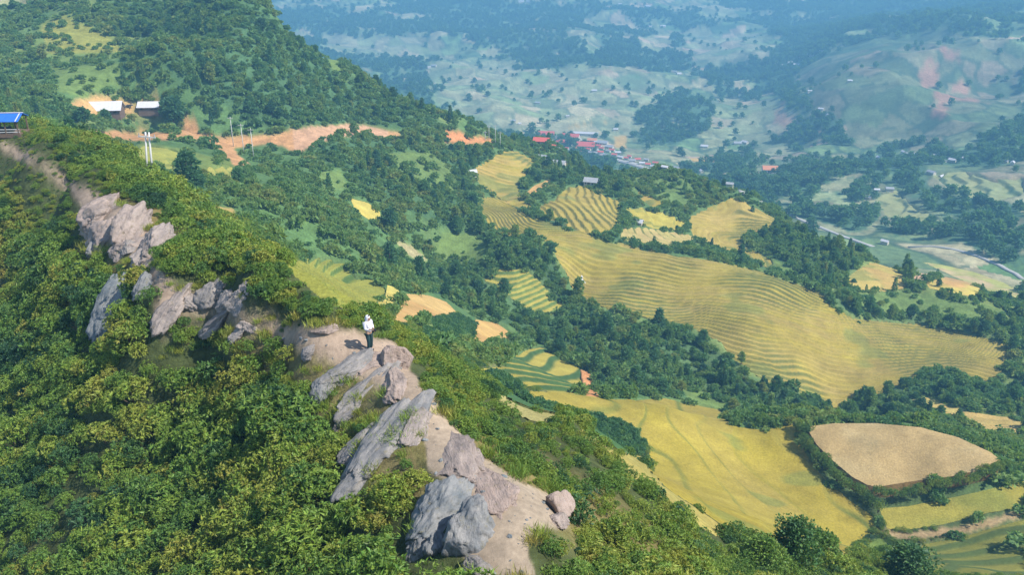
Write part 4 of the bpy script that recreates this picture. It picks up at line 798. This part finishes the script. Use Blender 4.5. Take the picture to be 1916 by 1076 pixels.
# far woods
a, d = spots(430, 2600, .02, 36, 51); x, y = d * np.sin(a), d * np.cos(a); vg = look(VEG, a, d); rs = np.random.RandomState(52); r1 = rs.rand(len(a)); nz = fbm(x / 90, y / 90, 3, 101)
ok = ((vg == 3) & (r1 < .9)) | ((vg == 4) & (r1 < .004 + .05 * sstep(.25, .5, nz) + .16 * (look(ced, a, d) < .09) * (nz > -.1))); x, y, nz = x[ok], y[ok], nz[ok]; z = ground(x, y); sn = seen(x, y, z + 8); x, y, z, nz = x[sn], y[sn], z[sn], nz[sn]
b = np.clip(.52 + .16 * rs.randn(len(x)), .25, 1.0); scatter('far_woods', 'blue hazed far woods across the valley', np.stack([x, y, z], 1), np.stack([b * 1.15, b * 1.15, b], 1), np.clip(.28 + .2 * nz + .12 * rs.randn(len(x)), .02, .8), rs.randint(0, 3, len(x)), FA, .04)

# ---------------------------------------------------------------- single trees and hedge
NEART = [make_tree(130 + k, 5.5, 2.3, 26, 130, .34, .12) for k in range(2)]
for f_, t_ in NEART: f_.materials.append(M_SHRUB); t_.materials.append(M_BARK)
def tree_at(label, u, v, hpx, kind, tint, name='broadleaf_tree', wide=1.0, group=None):
    p = at(u, v); h = hpx * (p - cam.location).length / FPX / .93; fo, wo_ = kind; h0 = max(q.co.z for q in fo.vertices); s_ = h / h0
    return plant(name, label, 'tree', group, fo, wo_, p, (s_ * wide, s_ * wide, s_), random.random() * 6.28, tint, (0, 0), 'crown', 'trunk')
tree_at('broad dark green tree at the corner below the yellow field', 1478, 1062, 95, NEART[0], .3, wide=1.2)
tree_at('tall feathery green tree beside the yellow field corner', 1535, 1050, 92, NEART[1], .42, wide=1.0)
tree_at('bushy mid green tree at the edge of the ridge scrub', 1425, 1070, 72, NEART[1], .5, wide=1.3)
tree_at('round grey green tree beside the small round paddy', 1690, 1100, 82, NEART[0], .25, wide=1.35)
tree_at('tall dark tree on the shrubby slope below the gold field', 728, 432, 44, TREES[0], .15, wide=1.0)
tree_at('narrow dark tree casting a long shadow on the grassy slope', 730, 502, 50, CONIFERS[1], .18, 'conifer_tree', 1.1)
tree_at('lone round dark tree in the yellow terraces', 944, 548, 30, TREES[1], .2, wide=1.1)
tree_at('big dark tree beside the small yellow terraces', 355, 358, 72, TREES[2], .16, wide=1.1)
tree_at('dark tree at the foot of the big tree by the ochre soil track', 372, 366, 44, TREES[1], .2, wide=1.2)
tree_at('tall conifer standing over the gully edge by gold terraces', 1232, 618, 42, CONIFERS[0], .2, 'conifer_tree', 1.3)
tree_at('tall tree above the valley road among the woods', 1514, 442, 36, TREES[3], .22)
tree_at('slim tree with shadow on the bowl shaped terraces', 1408, 393, 17, CONIFERS[1], .2, 'conifer_tree', 1.2)
tree_at('tiny round tree alone on the flat yellow field', 1266, 432, 11, TREES[0], .2)
tree_at('round tree on the gold field beside pink soil', 1598, 525, 14, TREES[1], .2, wide=1.3)
tree_at('small round tree on the orange edged field', 1757, 536, 16, TREES[2], .2, wide=1.2)
tree_at('dark bushy tree on the green bank above the long terraces', 1704, 594, 24, TREES[3], .15, wide=1.2)
tree_at('tall conifer breaking the hill skyline', 843, 228, 30, CONIFERS[2], .12, 'conifer_tree', 1.0)
tree_at('leaning twin topped conifer on the hill skyline', 790, 208, 24, CONIFERS[0], .15, 'conifer_tree', 1.1)
tree_at('round tree behind the two white roofed houses', 325, 235, 50, TREES[0], .2, wide=1.3)
tree_at('dark tree in front of the long white roofed house', 160, 238, 34, TREES[2], .22, wide=1.3)
tree_at('small dark tree below the long white roofed house', 200, 232, 24, TREES[1], .2, wide=1.2)
def along(pts, gap):
    Pt = [at(*p) for p in pts]; out_ = []
    for p, q in zip(Pt, Pt[1:]):
        m = max(1, int((q - p).length / gap)); out_ += [p.lerp(q, k / m) for k in range(m)]
    return out_
rs = np.random.RandomState(77)
for pts, gap, s_, tn, lf_ in (([(1500,806),(1512,838),(1545,878),(1582,908),(1622,936),(1650,958)], .5, .72, .46, .9), ([(1640,934),(1690,930),(1740,922),(1800,908),(1850,893),(1885,882)], .42, .62, .55, 1.4), ([(1888,880),(1868,853),(1830,830),(1780,810),(1720,796),(1640,789),(1560,789),(1515,793)], 1.0, .4, .56, 1.2)):
    for p in along([(q, w + 8) for q, w in pts], gap):
        j = Vector((rs.normal() * .35, rs.normal() * .35, 0)); x_, y_ = p.x + j.x, p.y + j.y; b_ = s_ * (.75 + .5 * rs.rand()); fo, wo_ = SHRUBS[rs.randint(6)]
        plant('hedge_bush', 'dark green hedge bush between the tan field and the broad yellow field' if tn < .5 else 'green hedge bush above the soil bank between tan and olive fields' if tn < .555 else 'low bright green bush on the far rim of the tan hedged field', 'bush', 'hedge around the tan field', fo, wo_, (x_, y_, float(ground(x_, y_, HS)) + lf_), (b_, b_, b_ * 1.05), rs.rand() * 6.28, tn + .1 * rs.randn())

# ---------------------------------------------------------------- buildings
def gable(name, label, cat, p, rz, L, Wd, h, rh, roof, wall=M_WALL, group=None, detail=True, over=.35):
    o = empty(name, p, rz); tag(o, label, cat, group)
    b = MB(); x0, y0 = L / 2, Wd / 2
    b.v = [(-x0, -y0, -1.5), (x0, -y0, -1.5), (x0, y0, -1.5), (-x0, y0, -1.5), (-x0, -y0, h), (x0, -y0, h), (x0, y0, h), (-x0, y0, h), (-x0, 0, h + rh), (x0, 0, h + rh)]
    b.f = [(0, 1, 5, 4), (1, 2, 6, 9, 5), (2, 3, 7, 6), (3, 0, 4, 8, 7)]; b.build('wall', wall, o)
    r = MB(); X = x0 + over; Y = y0 + over; k = rh / y0; z0 = h - over * k + .05
    r.slab([(-X, -Y, z0), (X, -Y, z0), (X, 0, h + rh + .06), (-X, 0, h + rh + .06)], .1); r.slab([(X, Y, z0), (-X, Y, z0), (-X, 0, h + rh + .055), (X, 0, h + rh + .055)], .1); r.build('roof', roof, o)
    if detail:
        MB().box((-L * .12, -y0 - .02, h * .4), (min(1.1, L * .2), .06, h * .8)).build('door', M_WOOD, o)
        for q in (-.36, .2, .38):
            w = MB().box((L * q, -y0 - .02, h * .58), (min(.9, L * .12), .06, h * .32)).build('window', M_DARK, o); MB().box((L * q, -y0 - .03, h * .41), (min(1.0, L * .14), .12, .06)).build('sill', wall, w)
    return o
gable('farmhouse', 'long farmhouse with white sheet roof on the orange yard', 'house', at(196,212), R(8), 10.2, 5.2, 1.7, 1.9, M_WHITE, M_WOOD, over=.5)
gable('farmhouse', 'smaller white roofed house at the end of the orange yard', 'house', at(281,206), R(4), 6.2, 3.8, 1.5, 1.3, M_WHITE, M_WOOD, over=.4)
gable('field_hut', 'tiny white roofed hut alone in the long gold terraces', 'hut', at(1087,519), R(78), 2.9, 2.5, 1.1, .8, M_WHITE, M_WOOD, detail=False)
gable('grey_shed', 'long grey roofed shed with white gable below the gold terraces', 'shed', at(1040,312), R(-22), 8.5, 4.5, 1.8, 1.3, M_GREYROOF, M_WALL)
gable('grey_shed', 'small grey shed beside the long grey roofed shed', 'shed', at(1018,301), R(-30), 5, 3.5, 1.6, 1.1, M_GREYROOF, M_WOOD)
gable('cottage', 'grey roofed cottage at the top of the golden terraces', 'house', at(1106,346), R(-20), 5, 3.6, 1.8, 1.2, M_GREYROOF, M_WALL)
gable('white_shed', 'tiny white shed at the end of a tree line by yellow fields', 'shed', at(1195,420), R(-30), 2.6, 1.8, 1.2, .7, M_WHITE, M_WALL, detail=False)
gable('white_shed', 'tiny white shed half hidden in trees left of the gold terraces', 'shed', at(884,327), R(20), 2.6, 2, 1.3, .7, M_WHITE, M_WALL, detail=False)
gable('red_roof_house', 'lone house with orange red roof and white wall in the valley', 'house', at(1440,322), R(-6), 12, 7.5, 3, 2.6, M_ORANGE, M_WHITE)
def house_px(u, v, wpx, roof, label, group, rz=0.0, name='far_house', asp=.55, wall=M_WALL, cat='house'):
    p = at(u, v); k = (p - cam.location).length / FPX; L = wpx * k * .92; return gable(name, label, cat, p, rz, L, L * asp, min(max(2, L * .22), 3.4), L * asp * .32, roof, wall, group, wpx >= 16, .3)
rs = np.random.RandomState(90); TG = 'red roofed town in the valley'
for u, v, w, rf, lab, rz in ((1022,256,32,M_RED,'red roofed hall standing apart at the town edge',-.1),(1013,270,30,M_RED,'red roofed block with pale end wall at the near town edge',-.25),(1068,261,34,M_RED,'large red roof beside the long white town building',-.3),(1058,271,26,M_RED,'small red roof below the large red roof in town',-.2),(1096,277,36,M_RED,'long red roof facing the town street',-.2),(1078,281,16,M_ORANGE,'orange roofed house beside the long red roof in town',-.2),(1108,265,18,M_ORANGE,'orange roofed town house by the green yard',-.2),(1092,254,58,M_WHITE,'long white roofed town building behind the red roofs',-.22),(1128,270,20,M_GREYROOF,'grey roofed town house where the road starts',-.4),(1140,277,16,M_GREYROOF,'small grey roofed house beside the town road',-.5)):
    house_px(u, v, w, rf, lab, TG, rz, 'town_house', .15 if w > 40 else .6)
for k, (u, v) in enumerate([(1115,283),(1125,288),(1136,284),(1150,291),(1160,296),(1172,298),(1183,303),(1192,300),(1201,307),(1212,309),(1222,313),(1234,316),(1243,320),(1050,262),(1042,258),(1035,280),(1048,284),(1088,288),(1104,288),(1120,276),(1084,262),(1046,268),(1030,262),(1086,272),(1115,268),(1124,280),(1070,283),(1060,279),(1040,272),(1100,282),(1134,292),(1146,284),(1158,288),(1178,296),(1208,302),(1228,309)]):
    house_px(u + rs.normal(), v + rs.normal() * .7, 8 + 5 * rs.rand(), (M_WHITE, M_RED, M_GREYROOF, M_RED)[k % 4], ('white roofed small house in the town row along the road', 'red roofed small house in the town row along the road', 'grey roofed small house in the town row along the road', 'red roofed small house in the town row along the road')[k % 4], TG, -.45 + .3 * rs.randn(), 'town_house')
for k, (u, v) in enumerate([(680,38),(832,49),(975,4),(990,4),(1160,8),(1212,13),(1216,49),(1240,50),(803,127),(812,124),(1232,128),(1250,132),(1262,135),(1270,139),(1112,171),(1006,194),(1062,219),(1152,244),(960,228),(972,233),(958,247),(968,250),(1455,119),(1466,123),(1478,118),(1490,122),(1500,106),(1508,103),(1520,104),(1537,97),(1405,137),(1515,172),(1590,153)]):
    house_px(u, v, 6 + 5 * rs.rand(), M_WHITE if k % 3 else M_GREYROOF, 'tiny pale house dotted over the hazy far slopes' if k % 3 else 'tiny grey house dotted over the hazy far slopes', 'houses on the far slopes', rs.rand() - .5)
for k, (u, v) in enumerate([(1690,287),(1700,291),(1712,294),(1722,297),(1734,297),(1746,294),(1760,291),(1772,284),(1645,298),(1768,304),(1782,303),(1858,288),(1866,303),(1880,305),(1894,308),(1742,326),(1762,326),(1800,300),(1640,359),(1664,357),(1624,373),(1633,387),(1318,276),(1380,270),(1394,268),(1385,352),(1398,358),(1408,361),(1420,364),(1404,352),(1280,320),(1264,317),(1312,323),(1365,352),(1655,457),(1548,218),(1536,206)]):
    house_px(u, v, 9 + 6 * rs.rand(), (M_WHITE, M_GREYROOF)[k % 2], ('white roofed house in the wooded valley hamlets', 'grey roofed house in the wooded valley hamlets')[k % 2], 'hamlet houses among the valley trees', .8 * rs.randn())
# open shelter with blue sheet roof
sp = at(4, 252); o = empty('picnic_shelter', sp, R(5)); o.scale = (.82, .82, .82); tag(o, 'open shelter with bright blue sheet roof beside the path', 'shelter')
r = MB(); r.slab([(-4.5, -1.7, 2.0), (3.0, -1.7, 2.0), (3.0, .1, 2.75), (-4.5, .1, 2.75)], .06); r.slab([(3.0, 1.7, 2.1), (-4.5, 1.7, 2.1), (-4.5, .1, 2.745), (3.0, .1, 2.745)], .06); rf = r.build('roof', M_BLUE, o)
for x_ in (-3.4, -1.9, -.4, 1.1, 2.6): MB().slab([(x_, -1.7, 2.03), (x_ + .12, -1.7, 2.03), (x_ + .12, .1, 2.78), (x_, .1, 2.78)], .03).build('roof_rib', M_WHITE if x_ > 2 else M_BLUE, rf)
MB().box((-.75, .1, 2.79), (7.6, .3, .05)).build('ridge_cap', M_WHITE, rf)
MB().box((-.75, 0, .15), (7.3, 3.0, .5)).build('floor_deck', M_WOOD, o)
for x_ in (-4.2, -2.4, -.6, 1.2, 2.7):
    for y_ in (-1.4, 1.4): MB().box((x_, y_, 1.2), (.13, .13, 1.7)).build('post', M_WOOD, o)
for z_ in (.62, .95): MB().box((-.75, -1.42, z_), (7.2, .07, .1)).build('rail', M_CONC, o)
MB().box((-1, .9, .6), (3.6, .7, .5)).build('bench', M_DARK, o)
# power poles
def pole(label, u, v, hpx, twin=False, rz=0.0):
    p = at(u, v); k = (p - cam.location).length / FPX; h = hpx * k / .95; o = empty('power_pole', p, rz); o.rotation_euler.y = R(5) * (u < 400); tag(o, label, 'pole', 'concrete power poles on the hillside')
    for dx in ((-.3, .3) if twin else (0,)): MB().tube((dx, 0, -1), (dx * .55, 0, h), .13, .085, 8).build('shaft', M_CONC, o, True)
    MB().box((0, -.16, h - .45), (1.7, .1, .12)).build('crossarm', M_CONC, o)
    for x_ in (-.75, 0, .75): MB().tube((x_, -.16, h - .39), (x_, -.16, h - .12), .05, .035, 6).build('insulator', M_GREYROOF, o)
    return o
pole('tall twin shafted concrete pole beside the yellow terraces', 281, 334, 77, True)
pole('concrete pole standing on the pink soil road', 437, 274, 50)
pole('concrete pole between two others below the soil road', 457, 291, 54)
pole('concrete pole in the bushes just below the soil road', 475, 299, 54)
pole('short white pole at the end of the orange soil cut', 908, 262, 16)
pole('white pole in front of the dark tree at the orange cut', 915, 262, 27)
pole('tall white pole past the end of the orange cut', 927, 272, 37)
pole('white pole standing above the gold stepped terraces', 936, 278, 30)
# valley road
def strip(name, label, pts, width, dz=.35):
    Pt = along(pts, 6); V_, F_ = [], []
    for k, p in enumerate(Pt):
        t = (Pt[min(k + 1, len(Pt) - 1)] - Pt[max(k - 1, 0)]); t.z = 0; t.normalize(); s_ = Vector((-t.y, t.x, 0)) * width / 2
        for q in (p + s_, p - s_): V_.append((q.x, q.y, max(float(ground(q.x, q.y, HS)), p.z - .5) + dz))
        if k: F_.append((2 * k - 2, 2 * k - 1, 2 * k + 1, 2 * k))
    o = link(name, mesh_np(name, V_, F_), M_ROADM); md = o.modifiers.new('thick', 'SOLIDIFY'); md.thickness = .6; tag(o, label, None, None, 'structure')
strip('valley_road', 'pale road running along the valley beyond the spur', [(1355,347),(1390,362),(1430,384),(1465,398),(1500,412),(1540,428),(1580,444),(1618,457),(1645,468)], 3.4)
strip('valley_road', 'pale lower road curving under the wooded slope', [(1700,463),(1740,461),(1780,466),(1830,480),(1870,497),(1900,513),(1925,530)], 2.4)
strip('town_road', 'pale street leading out of the red roofed town', [(1105,284),(1130,291),(1165,302),(1205,314),(1240,323)], 9)

# ---------------------------------------------------------------- buffalo in the yard
M_HIDE = plain('dark_hide', (.035, .032, .03), .8, .2)
def skin_mesh(name, joints, edges, mat, parent=None, sub=2, root=0):
    me = bpy.data.meshes.new(name); me.from_pydata([j[:3] for j in joints], edges, []); o = link(name, me, mat, parent)
    md = o.modifiers.new('skin', 'SKIN'); md.use_smooth_shade = True
    for k, sv in enumerate(me.skin_vertices[0].data):
        r_ = joints[k][3]; sv.radius = r_ if isinstance(r_, tuple) else (r_, r_); sv.use_root = (k == root)
    sb = o.modifiers.new('sub', 'SUBSURF'); sb.levels = sb.render_levels = sub; return o
def buffalo(label, p, rz):
    o = empty('buffalo', p, rz); tag(o, label, 'buffalo', 'buffaloes in the farm yard')
    J = [(0, 0, 1.0, (.34, .36)), (.55, 0, 1.02, (.36, .38)), (.9, 0, 1.1, (.24, .24)), (1.2, 0, 1.12, (.15, .16)), (1.5, 0, .98, .09), (-.55, 0, 1.0, (.33, .34)), (-.8, 0, 1.0, .18), (-.92, 0, .6, .03)]
    E = [(0, 1), (1, 2), (2, 3), (3, 4), (0, 5), (5, 6), (6, 7)]
    for b_, x_, kx in ((1, .55, .04), (5, -.6, -.12)):
        for s_ in (-1, 1):
            i = len(J); J += [(x_, .2 * s_, .78, .14), (x_ - kx, .21 * s_, .42, .085), (x_, .21 * s_, .06, .075)]; E += [(b_, i), (i, i + 1), (i + 1, i + 2)]
    skin_mesh('body', J, E, M_HIDE, o, 1)
    for s_ in (-1, 1): MB().tube((1.22, .1 * s_, 1.22), (1.1, .42 * s_, 1.32), .05, .03, 6).tube((1.1, .42 * s_, 1.32), (.9, .5 * s_, 1.42), .03, .008, 6).build('horn', M_GREYROOF, o)
buffalo('black buffalo beside the long white roofed house', at(231, 205), R(190))
buffalo('black buffalo standing further from the long white roofed house', at(241, 203), R(20))

# ---------------------------------------------------------------- the person on the crest
M_JKT = plain('white_jacket', (.62, .61, .66), .8, .2, 8, .08); M_TRS = plain('dark_teal_trousers', (.018, .045, .05), .85, .2, 8, .15); M_SHOE = plain('black_shoe', (.012, .012, .014), .6, .3); M_SKIN = plain('skin', (.42, .26, .18), .6, .3); M_HAIR = plain('black_hair', (.012, .011, .01), .6, .3)
pp = at(692, 656); po = empty('person', pp, R(-38)); tag(po, 'person in white hooded jacket and dark trousers standing on the crest', 'person')
# figure faces +x; y is its left side
body = [(0, 0, .95, (.13, .1)), (0, 0, 1.2, (.13, .1)), (0, 0, 1.38, (.12, .1)), (.02, 0, 1.48, .055), (.035, 0, 1.57, (.085, .075)), (.05, 0, 1.66, (.08, .07)),
  (0, .17, 1.40, .05), (-.12, .30, 1.17, .04), (.08, .24, 1.0, .03), (.14, .20, .97, (.035, .018)), (0, -.17, 1.40, .05), (.06, -.24, 1.14, .04), (.27, -.17, 1.16, .03), (.33, -.14, 1.17, (.035, .018)),
  (0, .09, .88, .085), (.03, .1, .5, .055), (-.02, .11, .09, .04), (.1, .12, .04, .035), (0, -.09, .88, .085), (.1, -.11, .5, .055), (.08, -.14, .09, .04), (.2, -.15, .04, .035)]
be = [(0, 1), (1, 2), (2, 3), (3, 4), (4, 5), (2, 6), (6, 7), (7, 8), (8, 9), (2, 10), (10, 11), (11, 12), (12, 13), (0, 14), (14, 15), (15, 16), (16, 17), (0, 18), (18, 19), (19, 20), (20, 21)]
for hi, s_, dr in ((9, 1, (.8, -.35, -.3)), (13, -1, (.9, .2, .1))):
    hx, hy, hz_, _ = body[hi]; dv = Vector(dr).normalized()
    for q, (of, ln) in enumerate(((-.028, .07), (-.01, .082), (.01, .078), (.028, .06))):
        i = len(body); body += [(hx + dv.x * .04, hy + dv.y * .04, hz_ + of, .009), (hx + dv.x * (.04 + ln * .5), hy + dv.y * (.04 + ln * .5), hz_ + of, .0085), (hx + dv.x * (.03 + ln) , hy + dv.y * (.03 + ln) - .015 * s_, hz_ + of - .012, .007)]; be += [(hi, i), (i, i + 1), (i + 1, i + 2)]
    i = len(body); body += [(hx + .015, hy - .03 * s_, hz_ + .035, .01), (hx + .05, hy - .05 * s_, hz_ + .04, .008)]; be += [(hi, i), (i, i + 1)]
bd = skin_mesh('body', body, be, M_SKIN, po)
J = [(0, 0, .9, (.19, .15)), (0, 0, 1.15, (.185, .15)), (0, 0, 1.36, (.185, .145)), (0, 0, 1.46, (.1, .09)), (0, .18, 1.40, .085), (-.12, .31, 1.17, .072), (.05, .25, 1.01, .05), (0, -.18, 1.40, .085), (.06, -.25, 1.14, .07), (.24, -.18, 1.155, .048)]
skin_mesh('jacket', J, [(0, 1), (1, 2), (2, 3), (2, 4), (4, 5), (5, 6), (2, 7), (7, 8), (8, 9)], M_JKT, po)
skin_mesh('hood', [(-.06, 0, 1.44, (.12, .1)), (-.02, 0, 1.55, (.13, .125)), (-.01, 0, 1.66, (.12, .115)), (.01, 0, 1.73, (.07, .07))], [(0, 1), (1, 2), (2, 3)], M_JKT, po)
skin_mesh('trousers', [(0, 0, .96, (.165, .14)), (0, .09, .84, .115), (.03, .1, .5, .085), (-.02, .11, .1, .07), (0, -.09, .84, .115), (.1, -.11, .5, .085), (.08, -.14, .1, .07)], [(0, 1), (1, 2), (2, 3), (0, 4), (4, 5), (5, 6)], M_TRS, po)
for q in ((-.05, .11), (.05, -.14)): skin_mesh('shoe', [(q[0] - .03, q[1], .05, (.05, .05)), (q[0] + .1, q[1], .045, (.05, .045)), (q[0] + .2, q[1], .04, (.045, .035))], [(0, 1), (1, 2)], M_SHOE, po)
for s_ in (-1, 1): MB().tube((.118, .03 * s_, 1.6), (.128, .03 * s_, 1.6), .012, .008, 8).build('eye', M_DARK, po, True)
MB().tube((.11, 0, 1.585), (.15, 0, 1.555), .01, .018, 6).build('nose', M_SKIN, po, True)
MB().box((.122, 0, 1.525), (.012, .045, .012)).build('mouth', plain('lips', (.3, .1, .09)), po)
skin_mesh('hair', [(.03, 0, 1.69, (.085, .09)), (.07, 0, 1.68, (.06, .075))], [(0, 1)], M_HAIR, po, 1)
cb = MB().box((.17, .2, .98), (.13, .07, .09)).tube((.2, .2, .98), (.27, .17, .98), .035, .032, 10); o = cb.build('camera_bag', M_SHOE); o.matrix_world = po.matrix_basis @ Matrix(); o.location = pp; o.rotation_euler = po.rotation_euler; tag(o, 'small black camera held at the hip of the person', 'camera')

# ---------------------------------------------------------------- haze over the valley
m, nt, out = newmat('valley_haze'); pv = nd(nt, 'ShaderNodeVolumePrincipled'); pv.inputs['Color'].default_value = (.25, .63, .98, 1); pv.inputs['Density'].default_value = .00052; pv.inputs['Anisotropy'].default_value = .0
nt.links.new(pv.outputs[0], out.inputs['Volume'])
hz = MB().box((0, 3200, (HAZE_TOP - 30) / 2), (11000, 7200, HAZE_TOP + 30)).build('haze', m); tag(hz, 'pale blue haze filling the valley air', None, None, 'stuff')
